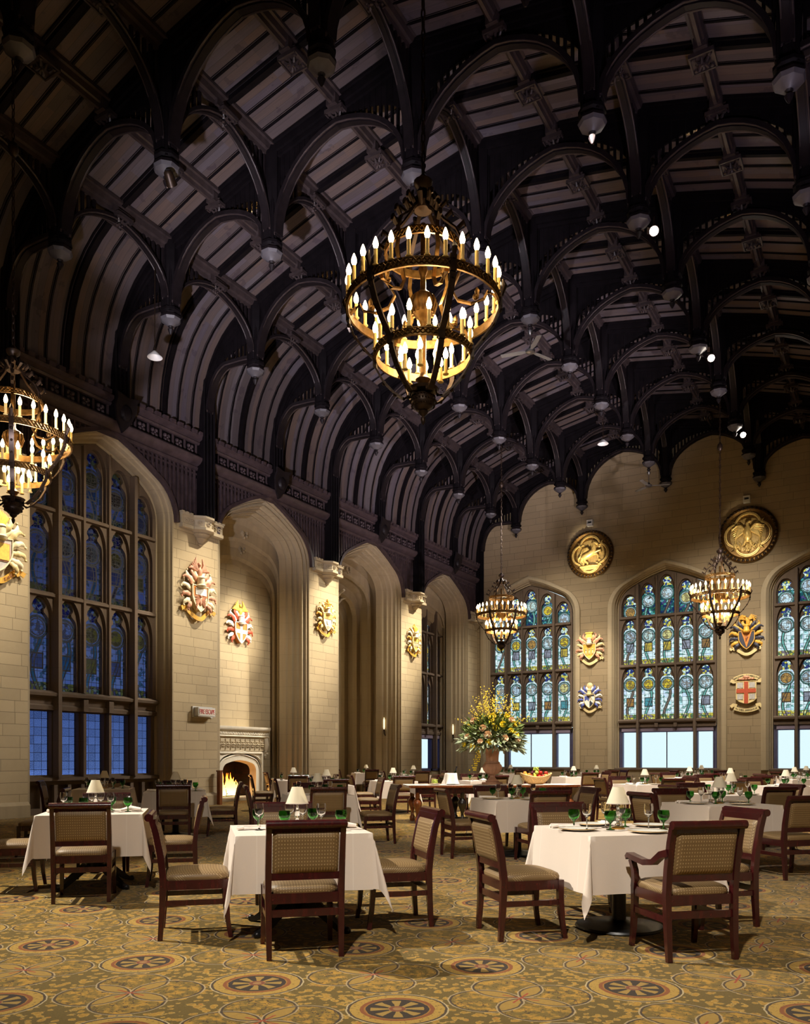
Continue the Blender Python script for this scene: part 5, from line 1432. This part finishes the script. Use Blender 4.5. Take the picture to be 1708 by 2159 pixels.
letters('VERITAS', .12, lambda x, y, z: Vector((x+.12, -.085-.0*z-z, (-.46-.12*cos((x+.12)/.51*pi*.9)+.06*abs((x+.12)/.51)**3)*1.02+y)), MT['paint_brown'], kid)
# ================================================================== gilded roundels
def roundel(label, loc, r0, relief):
    r = tag(empty('wall_medallion', loc), label, 'medallion', 'gilded roundels on the end wall')
    Mx = Matrix.Rotation(pi/2, 4, 'X')
    build('rim', MB().lathe([(r0*1.02,0),(r0*1.04,.08),(r0,.15),(r0*.93,.16),(r0*.88,.10),(r0*.85,.06)], 48, M=Mx), MT['bronze'], r, sharp=40)
    m = MB()
    for i in range(40):
        a = 2*pi*i/40; m.ball((r0*.97*cos(a), -.155, r0*.97*sin(a)), r0*.055, 6, 4, (1, .6, 1))
    build('rope_edge', m, MT['dark_bronze'], r, sharp=60)
    build('ground', MB().lathe([(r0*.86,.05),(r0*.5,.065),(.001,.07)], 48, M=Mx), MT['gilt_ground'], r, sharp=60)
    P = []
    for q in range(4):
        for i in range(-9, 10):
            a = q*pi/2+pi/2*0+i*pi/2/18*.86; b = i/9*1.75
            P.append((r0*(.34*cos(q*pi/2)+.42*cos(q*pi/2+b)), -.11, r0*(.34*sin(q*pi/2)+.42*sin(q*pi/2+b))))
        a = q*pi/2+pi/4; P += [(r0*.60*cos(a-.09), -.11, r0*.60*sin(a-.09)), (r0*.74*cos(a), -.11, r0*.74*sin(a)), (r0*.60*cos(a+.09), -.11, r0*.60*sin(a+.09))]
    m = MB().tube(P, r0*.035, 6, closed=True); m.tube([(x*1.07, -.10, z*1.07) for x, y, z in P], r0*.022, 6, closed=True)
    build('quatrefoil_moulding', m, MT['gilt'], r, sharp=60)
    m = MB(); relief(m, r0); build('relief_figure', m, MT['gilt'], r, sharp=70)
def winged_horse(m, s):
    def T(P, rr): m.tube([(x*s, -.15, z*s) for x, z in P], [q*s for q in rr], 9)
    T([(-.34,-.12),(-.20,-.10),(-.02,-.02),(.12,.06),(.20,.16)], [.10,.155,.14,.155,.11])
    T([(.16,.12),(.20,.28),(.20,.40),(.18,.46)], [.13,.10,.08,.06])
    T([(.14,.47),(.26,.46),(.36,.38)], [.05,.075,.045])
    T([(.16,.5),(.15,.58)], [.03,.008]); T([(.20,.5),(.2,.57)], [.03,.008])
    T([(.18,.02),(.36,.10),(.48,.12),(.50,.0)], [.07,.05,.035,.03]); T([(.16,-.02),(.30,-.02),(.38,-.12),(.36,-.24)], [.07,.05,.035,.03])
    T([(-.32,-.14),(-.36,-.30),(-.26,-.40),(-.30,-.50)], [.10,.07,.045,.035]); T([(-.24,-.18),(-.20,-.32),(-.08,-.40),(-.10,-.50)], [.10,.07,.045,.035])
    T([(-.40,-.06),(-.50,-.16),(-.50,-.32)], [.05,.045,.015])
    for q in range(7): T([(.04,.10),(-.10-.03*q,.26-.03*q),(-.34-.03*q,.24-.075*q)], [.04,.05,.018])
    for q in range(6): T([(.16-.01*q,.46-.06*q),(.08-.01*q,.42-.06*q)], [.03,.012])
    T([(-.42,-.54),(0,-.52),(.36,-.54)], [.06,.07,.05]); m.box(-.28*s, .28*s, -.14, -.08, -.68*s, -.59*s)
def rising_bird(m, s):
    def T(P, rr): m.tube([(x*s, -.15, z*s) for x, z in P], [q*s for q in rr], 9)
    T([(-.02,-.30),(.0,-.10),(-.02,.10),(.0,.28)], [.07,.15,.14,.09]); T([(.0,.28),(-.02,.40),(.06,.46),(.13,.46)], [.08,.06,.055,.02])
    for sd in (-1, 1):
        for q in range(9): T([(sd*.08,.14), (sd*(.26+.02*q),.30-.05*q), (sd*(.58-.02*q),.10+.16-.075*q)], [.04,.05,.016])
        T([(sd*.06,.12),(sd*.24,.34),(sd*.4,.34),(sd*.56,.2)], [.05,.05,.045,.02])
        T([(sd*.08,-.24),(sd*.12,-.40)], [.06,.03])
    rr_ = random.Random(2)
    for q in range(40):
        u = rr_.uniform(-.45, .45); v = -.38-rr_.uniform(0, .26)*(1-abs(u)); T([(u,v),(u+rr_.uniform(-.06,.06),v+.07),(u+rr_.uniform(-.08,.08),v+.12)], [.035,.03,.01])
roundel('gilded roundel of a rearing winged horse, left on the end wall', (-11.64, YF, 10.56), 1.03, winged_horse)
roundel('gilded roundel of a rising bird with spread wings, right on the end wall', (-5.04, YF, 10.52), 1.10, rising_bird)
for x, l in ((-11.64, 'small white lamp box on the wall above the horse roundel'), (-5.08, 'small white lamp box on the wall above the bird roundel')):
    r = tag(empty('wall_lamp_box', (x, YF, 11.95)), l, 'wall light')
    build('housing', MB().plate(rect(-.13, .13, -.13, .13), [rect(-.09, .09, -.02, .08)], fy, .0, .2), MT['white_metal'], r)
    build('lamp_face', MB().box(-.09, .09, -.05, -.02, -.02, .08), MT['paint_black'], r)
# ================================================================== fire escape sign
r = tag(empty('exit_sign', (XL, 17.42, 2.72), LW), 'white fire escape sign box with red letters on the stone pier', 'sign')
build('sign_box', MB().box(-.34, .34, -.20, 0, -.13, .13), MT['white_metal'], r)
build('sign_face', MB().box(-.31, .31, -.21, -.20, -.10, .10), MT['white_paint'], r)
letters('FIRE ESCAPE', .125, lambda x, y, z: Vector((x*.88, -.212-z*.5, y*1.55)), MT['sign_red'], r)
build('wall_bracket', MB().box(-.40, .40, -.03, 0, -.16, .16), MT['white_metal'], r)
# ================================================================== fireplace
FX, FYc = XL-1.45, 20.3
F = tag(empty('fireplace', (FX, FYc, 0), LW), 'carved white stone fireplace with a four centred arch', 'fireplace')
def Pf(u, v, d): return (u, -d, v)
ST = MT['stone_white']
fl = archloop(0, .80, .12, .95, .37, .28)
m = MB().plate([(-1.18, 0), (1.18, 0), (1.18, 1.62), (-1.18, 1.62)], [fl], Pf, .02, .30)
m.loft([[Pf(u, v, d) for u, v in archloop(0, .80+e, .1, .95, .37+e, .28+e)] for e, d in ((.34,.30),(.30,.35),(.26,.30),(.22,.30),(.18,.33),(.14,.27),(.10,.27),(.06,.22),(.0,.20),(-.04,.05))], closed=False)
m.loft([[Pf(u, v, d) for u, v in ((-1.0-e,.0),(-1.0-e,1.5+e),(1.0+e,1.5+e),(1.0+e,0))] for e, d in ((.10,.3),(.08,.36),(.04,.36),(.02,.31))], closed=False)
build('surround', m, ST, F, sharp=30)
m = MB().box(-1.24, 1.24, -.33, 0, 1.62, 2.06)
for i in range(10):
    u = -1.06+.235*i
    for q in range(6):
        a = q*pi/3; m.ball((u+.07*cos(a), -.34, 1.84+.08*sin(a)), .036, 6, 4)
    m.ball((u, -.34, 1.84), .05, 8, 5); m.box(u+.105, u+.125, -.36, -.33, 1.66, 2.02)
build('carved_frieze', m, MT['stone_carved'], F, sharp=50)
m = MB()
m.loft([[(x, y, z) for y, z in ((0,2.06),(-.36,2.06),(-.40,2.10),(-.37,2.13),(-.37,2.26),(-.43,2.29),(-.47,2.36),(-.47,2.42),(0,2.42))] for x in (-1.36, 1.36)], cap0=True, cap1=True)
for i in range(22):
    u = -1.26+.12*i; m.tube([(u-.05, -.38, 2.16), (u, -.39, 2.23), (u+.05, -.38, 2.16)], .018, 5); m.ball((u, -.38, 2.17), .022, 5, 4)
build('mantel_shelf', m, ST, F, sharp=35)
for s in (-1, 1):
    m = MB().tube([(s*1.27,-.30,2.05),(s*1.27,-.34,1.85),(s*1.27,-.28,1.6),(s*1.27,-.24,1.45),(s*1.27,-.30,1.36)], [.09,.10,.075,.06,.05], 8)
    for q in range(8): m.ball((s*1.27+.06*cos(q*2.1), -.33, 1.95-.07*q), .045, 6, 4)
    build('carved_bracket', m, ST, F, sharp=60)
m = MB(); m.add([(-.86,0.3,0),(.86,.3,0),(.86,.3,1.5),(-.86,.3,1.5),(-.86,-.05,0),(-.86,-.05,1.5),(.86,-.05,0),(.86,-.05,1.5)], [(0,1,2,3),(0,3,5,4),(1,6,7,2),(3,2,7,5)])
# the firebox is shallow here: bring it in front of the recess wall
m.v = [(x*(.98 if y < 0 else .85), y*1.9, z) for x, y, z in m.v]
build('firebox', m, MT['fire_brick'], F, sharp=0)
build('hearth', MB().box(-1.25, 1.25, -.55, .2, 0, .09), MT['stone_moulded'], F)
gx = FX-.16
G = tag(empty('fire_grate', (gx, FYc-.1, .09), LW), 'black iron fire grate holding burning logs', 'grate')
m = MB()
for i in range(9):
    u = -.52+.13*i; m.tube([(u, -.06, .0), (u, -.08, .16), (u, -.06, .26)], .014, 5)
m.box(-.58, .58, -.085, -.06, .10, .13); build('bars', m, MT['black_iron'], G)
build('grate_base', MB().box(-.58, .58, -.08, .2, .03, .06), MT['black_iron'], G)
for i, (u, v, z, tl) in enumerate(((-.15, .06, .22, .1), (.1, .12, .24, -.12), (-.05, .08, .36, .2))):
    q = (gx-v, FYc-.1+u)
    o = build('fire_log', MB().lathe([(.03,-.42),(.085,-.40),(.09,.0),(.08,.38),(.03,.42)], 10), MT['charred_log'], None, (q[0], q[1], z)); o.rotation_euler = (R(90)+tl, 0, 0)
    tag(o, ('charred log burning at the front of the grate', 'charred log burning at the back of the grate', 'topmost charred log burning on the grate')[i], 'log', 'burning logs')
m = MB(); rg = random.Random(9)
for i in range(46):
    u = rg.uniform(-.58, .52); hh = rg.uniform(.28, .62)*(1.25 if abs(u-.12) < .16 or abs(u+.3) < .12 else .75); yv = rg.uniform(-.06, .14)
    P = [(u+.05*sin(q*1.3+i)*q/5, -yv, .02+hh*q/5) for q in range(6)]
    m.tube(P, [.05, .07, .06, .042, .024, .003], 7)
o = build('flames', m, MT['flame'], None, (gx, FYc-.1, .13), LW, sharp=60); tag(o, 'orange flames rising from the logs in the fireplace', 'fire'); o['kind'] = 'stuff'
pn = build('fire_screen_panel', MB().box(-.06, .06, -.05, .05, 0, .98).box(-.075, .075, -.065, .065, .98, 1.02), MT['walnut'], None, (XL+.16, 17.98, 0)); tag(pn, 'narrow brown wooden post standing at the left of the fireplace arch', 'wooden post')
# ================================================================== wall sconces
for (x, y, z, l) in ((XL-.52, 28.2, 2.55, 'slim glowing sconce on the jamb of the second arch'), (XL-.52, 34.3, 2.5, 'slim glowing sconce on the jamb of the third arch')):
    r = tag(empty('wall_sconce', (x, y, z), 0), l, 'sconce')
    build('sconce_glass', MB().lathe([(.01,0),(.03,.1),(.032,.40),(.01,.5)], 10), MT['sconce_glow'], r)
    build('sconce_bracket', MB().tube([(0,0,.02),(0,.02,-.15),(0,.14,-.3)], [.04,.03,.01], 6), MT['dark_bronze'], r)
# ================================================================== spot lamps, hanging lamps and fans in the roof
def spotlamp(loc, aim, lit, label):
    r = tag(empty('ceiling_spotlight', loc), label, 'spotlight', 'spotlights under the roof pendants')
    d = Vector(aim)-Vector(loc); M_ = d.to_track_quat('-Z', 'Y').to_matrix().to_4x4()
    build('lamp_can', MB().lathe([(.05,.22),(.085,.18),(.10,.0),(.11,-.04),(.095,-.04),(.085,.0),(.001,.02)][::-1], 14, M=M_), MT['dark_bronze'], r, sharp=40)
    build('lens', MB().lathe([(.088,-.030),(.001,-.034)], 14, M=M_), MT['spot_glow' if lit else 'white_metal'], r)
    build('bracket', MB().tube([(0,0,.02), (0,0,.3)], .02, 6), MT['dark_bronze'], r)
def pend(k, t_): return (XC+t_, TY(k), post_base(t_)-.38)
P_ = pend(6, 3.7); spotlamp((P_[0]+.30, P_[1]+.1, P_[2]), (-.5, 2, 3.5), True, 'brilliant ceiling spotlight highest on the right')
P_ = pend(4, 3.7); spotlamp((P_[0]+.30, P_[1]+.25, P_[2]), (-.5, 2, 3.5), True, 'brilliant ceiling spotlight above the chandelier chain')
P_ = pend(2, 3.7); spotlamp((P_[0]+.22, P_[1]+.25, P_[2]), (-.5, 2, 3.5), True, 'small brilliant ceiling spotlight above the bird roundel')
P_ = pend(8, -3.7); spotlamp((P_[0]+.12, P_[1]-.0, P_[2]-.06), (-17, 22, 5), True, 'ceiling spotlight tip under a pendant at upper left')
r = tag(empty('hanging_lamp', (-15.2, 13.75, 11.0)), 'white bell lamp hanging on a thin rod at left below the roof', 'hanging lamp')
build('reflector', MB().lathe([(.04,.16),(.07,.12),(.17,.02),(.18,.0),(.165,.0),(.06,.1),(.001,.12)][::-1], 20), MT['white_metal'], r, sharp=60)
build('rod', MB().tube([(0,0,.14),(0,0,2.9)], .012, 6), MT['dark_bronze'], r)
def fan(loc, rz, label):
    r = tag(empty('ceiling_fan', loc, rz), label, 'ceiling fan', 'ceiling fans under the roof pendants')
    build('motor', MB().lathe([(.04,-.06),(.12,-.04),(.13,.02),(.06,.06),(.03,.12),(.012,.14),(.012,.42),(.05,.46),(.07,.54)], 16), MT['steel_grey'], r, sharp=40)
    for q in range(3):
        a = 2*pi*q/3
        build('blade', MB().bar([(.1*cos(a), .1*sin(a), 0), (.3*cos(a), .3*sin(a), .0), (.80*cos(a), .80*sin(a), .01)], [.06, .15, .13], .014, up=(.15*sin(a), -.15*cos(a), 1)), MT['fan_grey'], r)
P_ = pend(1, 0); fan((P_[0], P_[1], P_[2]-.65), .4, 'white ceiling fan in front of the end wall')
P_ = pend(5, 0); fan((P_[0], P_[1], P_[2]-.62), 1.2, 'white ceiling fan beside the large chandelier')
r = tag(empty('hanging_lamp', (XC, TY(3)+.2, 11.9)), 'white bell lamp hanging beyond the large chandelier', 'hanging lamp')
build('reflector', MB().lathe([(.04,.16),(.07,.12),(.17,.02),(.18,.0),(.165,.0),(.06,.1),(.001,.12)][::-1], 20), MT['white_metal'], r, sharp=60)
build('rod', MB().tube([(0,0,.14),(0,0,.9)], .012, 6), MT['dark_bronze'], r)
# ================================================================== camera, sky, light
cam = bpy.data.cameras.new('camera'); co = bpy.data.objects.new('camera', cam); COL.objects.link(co)
co.location = (0, 0, 1.36); co.rotation_euler = (R(90), 0, YAW)
cam.sensor_width = 36; cam.lens = 36*1720/2159; cam.shift_y = (1600-1079.5)/2159; cam.clip_start = .05
SC.camera = co
cy = SC.cycles
cy.max_bounces = 6; cy.diffuse_bounces = 3; cy.glossy_bounces = 3; cy.transmission_bounces = 6; cy.transparent_max_bounces = 8
cy.caustics_reflective = False; cy.caustics_refractive = False; cy.sample_clamp_indirect = 6
cy.use_adaptive_sampling = True; cy.adaptive_threshold = .06; cy.adaptive_min_samples = 16; cy.use_denoising = True
SC.view_settings.view_transform = 'Standard'; SC.view_settings.look = 'None'; SC.view_settings.gamma = 1; SC.view_settings.use_curve_mapping = False
SC.view_settings.exposure = 0
w = bpy.data.worlds.new('dusk_sky'); SC.world = w; w.use_nodes = True
nt = w.node_tree; nt.nodes.clear()
o = nt.nodes.new('ShaderNodeOutputWorld'); bg = nt.nodes.new('ShaderNodeBackground'); tc = nt.nodes.new('ShaderNodeTexCoord'); sp = nt.nodes.new('ShaderNodeSeparateXYZ')
nt.links.new(tc.outputs['Generated'], sp.inputs[0])
def wm(op, a, b):
    d = nt.nodes.new('ShaderNodeMath'); d.operation = op
    for s, v in zip(d.inputs, (a, b)):
        if isinstance(v, (int, float)): s.default_value = v
        else: nt.links.new(v, s)
    return d.outputs[0]
def wr(f, st):
    d = nt.nodes.new('ShaderNodeValToRGB')
    while len(d.color_ramp.elements) < len(st): d.color_ramp.elements.new(.5)
    for e, (p, c) in zip(d.color_ramp.elements, st): e.position = p; e.color = (*c, 1)
    nt.links.new(f, d.inputs[0]); return d.outputs[0]
side = wm('SUBTRACT', sp.outputs[1], wm('MULTIPLY', sp.outputs[0], -1.0))     # + towards the bright lake side
az = wr(wm('ADD', wm('MULTIPLY', side, .5), .5), [(0, (1, 1, 1)), (.47, (1, 1, 1)), (.60, (0, 0, 0))])
dusk = wr(sp.outputs[2], [(0, (.10, .16, .36)), (.08, (.05, .085, .23)), (.22, (.012, .022, .085))])
az_ = nt.nodes.new('ShaderNodeMix'); az_.data_type = 'RGBA'; nt.links.new(az, az_.inputs[0]); az_.inputs[6].default_value = (.78, .97, 1, 1); nt.links.new(dusk, az_.inputs[7])
mxn = nt.nodes.new('ShaderNodeMix'); mxn.data_type = 'RGBA'
h = wr(wm('ADD', wm('MULTIPLY', sp.outputs[2], 20), .5), [(.20, (0, 0, 0)), (.30, (1, 1, 1))])
nt.links.new(h, mxn.inputs[0]); mxn.inputs[6].default_value = (.16, .26, .62, 1); nt.links.new(az_.outputs[2], mxn.inputs[7])
nt.links.new(mxn.outputs[2], bg.inputs[0]); bg.inputs[1].default_value = 1.0; nt.links.new(bg.outputs[0], o.inputs[0])
def spot(name, loc, aim, power, size, blend=.5, col=(1, .86, .66), rad=.06):
    l = bpy.data.lights.new(name, 'SPOT'); l.energy = power; l.spot_size = R(size); l.spot_blend = blend; l.color = col; l.shadow_soft_size = rad
    ob = bpy.data.objects.new(name, l); ob.location = loc
    ob.rotation_euler = (Vector(aim)-Vector(loc)).to_track_quat('-Z', 'Y').to_euler(); COL.objects.link(ob); return ob
def point(name, loc, power, col=(1, .78, .5), rad=.15):
    l = bpy.data.lights.new(name, 'POINT'); l.energy = power; l.color = col; l.shadow_soft_size = rad
    ob = bpy.data.objects.new(name, l); ob.location = loc; COL.objects.link(ob); return ob
WARM = (1, .89, .70); NEUT = (1, .93, .82)
# spotlights on the arms and medallions: they stand further up the hall than what they light
for i, (y, p) in enumerate(((11.0, 5600), (17.2, 5600), (23.4, 9500), (29.6, 10500))):
    spot('arms_spot', (-13.4, y+2.6, 12.5), (XL, y-.1, 6.0), p, 24, 1, WARM, .03)
spot('overmantel_spot', (-13.0, 21.4, 9.6), (XL-1.45, 20.5, 5.5), 3600, 24, 1, WARM, .05)
spot('recess_fill', (-9.5, 19.2, 11.3), (XL-1.45, 20.3, 4.2), 3300, 34, 1, NEUT, .3)  # this and the next two: added fill for the recess backs, no fixtures
spot('recess_fill', (-9.5, 27.6, 11.3), (XL-2.9, 26.5, 4.2), 4600, 34, 1, NEUT, .3)
spot('recess_fill', (-9.5, 34.0, 11.3), (XL-1.45, 32.8, 4.2), 3800, 34, 1, NEUT, .3)
for x, p in ((-11.66, 4200), (-5.1, 3400)):
    spot('arms_spot', (x+.8, 30.5, 12.4), (x, YF, 4.2), p, 30, 1, WARM, .03)
for x, p in ((-11.64, 4200), (-5.05, 1300)):
    spot('medallion_spot', (x+.8, 32.4, 6.6), (x-.1, YF, 10.5), p, 20, .9, (1, .88, .62), .03)
# general wash on the walls, raking down the hall
spot('wall_wash', (-8.5, 27, 11.5), (XL, 17.2, 3.5), 7000, 34, 1, NEUT, .5)
spot('wall_wash', (-9.0, 31, 11.5), (XL, 24.5, 3.5), 8000, 52, 1, NEUT, .5)
spot('wall_wash', (-9.5, 17, 11.5), (XL, 10.6, 3.0), 3800, 26, 1, NEUT, .5)
spot('wall_wash', (-12.2, 29.5, 11.6), (-13, YF, 4.6), 2600, 80, 1, NEUT, .5)
spot('wall_wash', (-5.0, 29.5, 11.6), (-6, YF, 4.6), 2600, 80, 1, NEUT, .5)
spot('window_fill', (-7.0, 15.5, 11.0), (XL, 14.4, 6.5), 4600, 30, 1, WARM, .5)  # added fill that lifts the left window tracery, not a lamp of the hall
# room light on the tables, from the near left ceiling and from behind the standpoint
spot('dining_spot', (-15.2, 2.2, 12.3), (-5.0, 5.6, .6), 17000, 34, .9, (1, .93, .80), .12)
spot('dining_spot', (-15.2, 4.9, 12.3), (-7.0, 9.5, .6), 13000, 40, .8, (1, .93, .80), .12)
spot('dining_spot', (-.4, -1.4, 8.0), (-3.2, 9, .5), 3600, 62, .9, (1, .92, .80), .15)
spot('dining_spot', (-4.6, 14, 12.6), (-5.5, 18.5, .5), 17000, 70, .9, NEUT, .2)
spot('dining_spot', (-4.6, 23.6, 12.6), (-6.5, 26.5, .5), 17000, 70, .9, NEUT, .2)
spot('dining_spot', (-12, 17.3, 12.6), (-11, 20.5, .5), 12000, 70, .9, NEUT, .2)
spot('flower_fill', (-4.6, 11.2, 12.4), (-7.3, 16.2, 1.8), 4500, 14, .8, (1, .94, .82), .1)  # added light to brighten the urn flowers, no lamp built for it
# added upward fill without fixtures, to brighten the boarded vault
spot('vault_fill', (-7.5, 3.5, 2.2), (-13.2, 19.5, 13.4), 20000, 48, 1, (.92, .88, 1.0), .2)
spot('vault_fill', (XR-.4, 20.0, 3.0), (-13.0, 28.5, 14.0), 12500, 54, 1, (.96, .86, .96), .2)
spot('vault_fill', (XR-.4, 9.0, 3.0), (-6.0, 18, 15.2), 2200, 60, 1, (.84, .74, 1.0), .2)
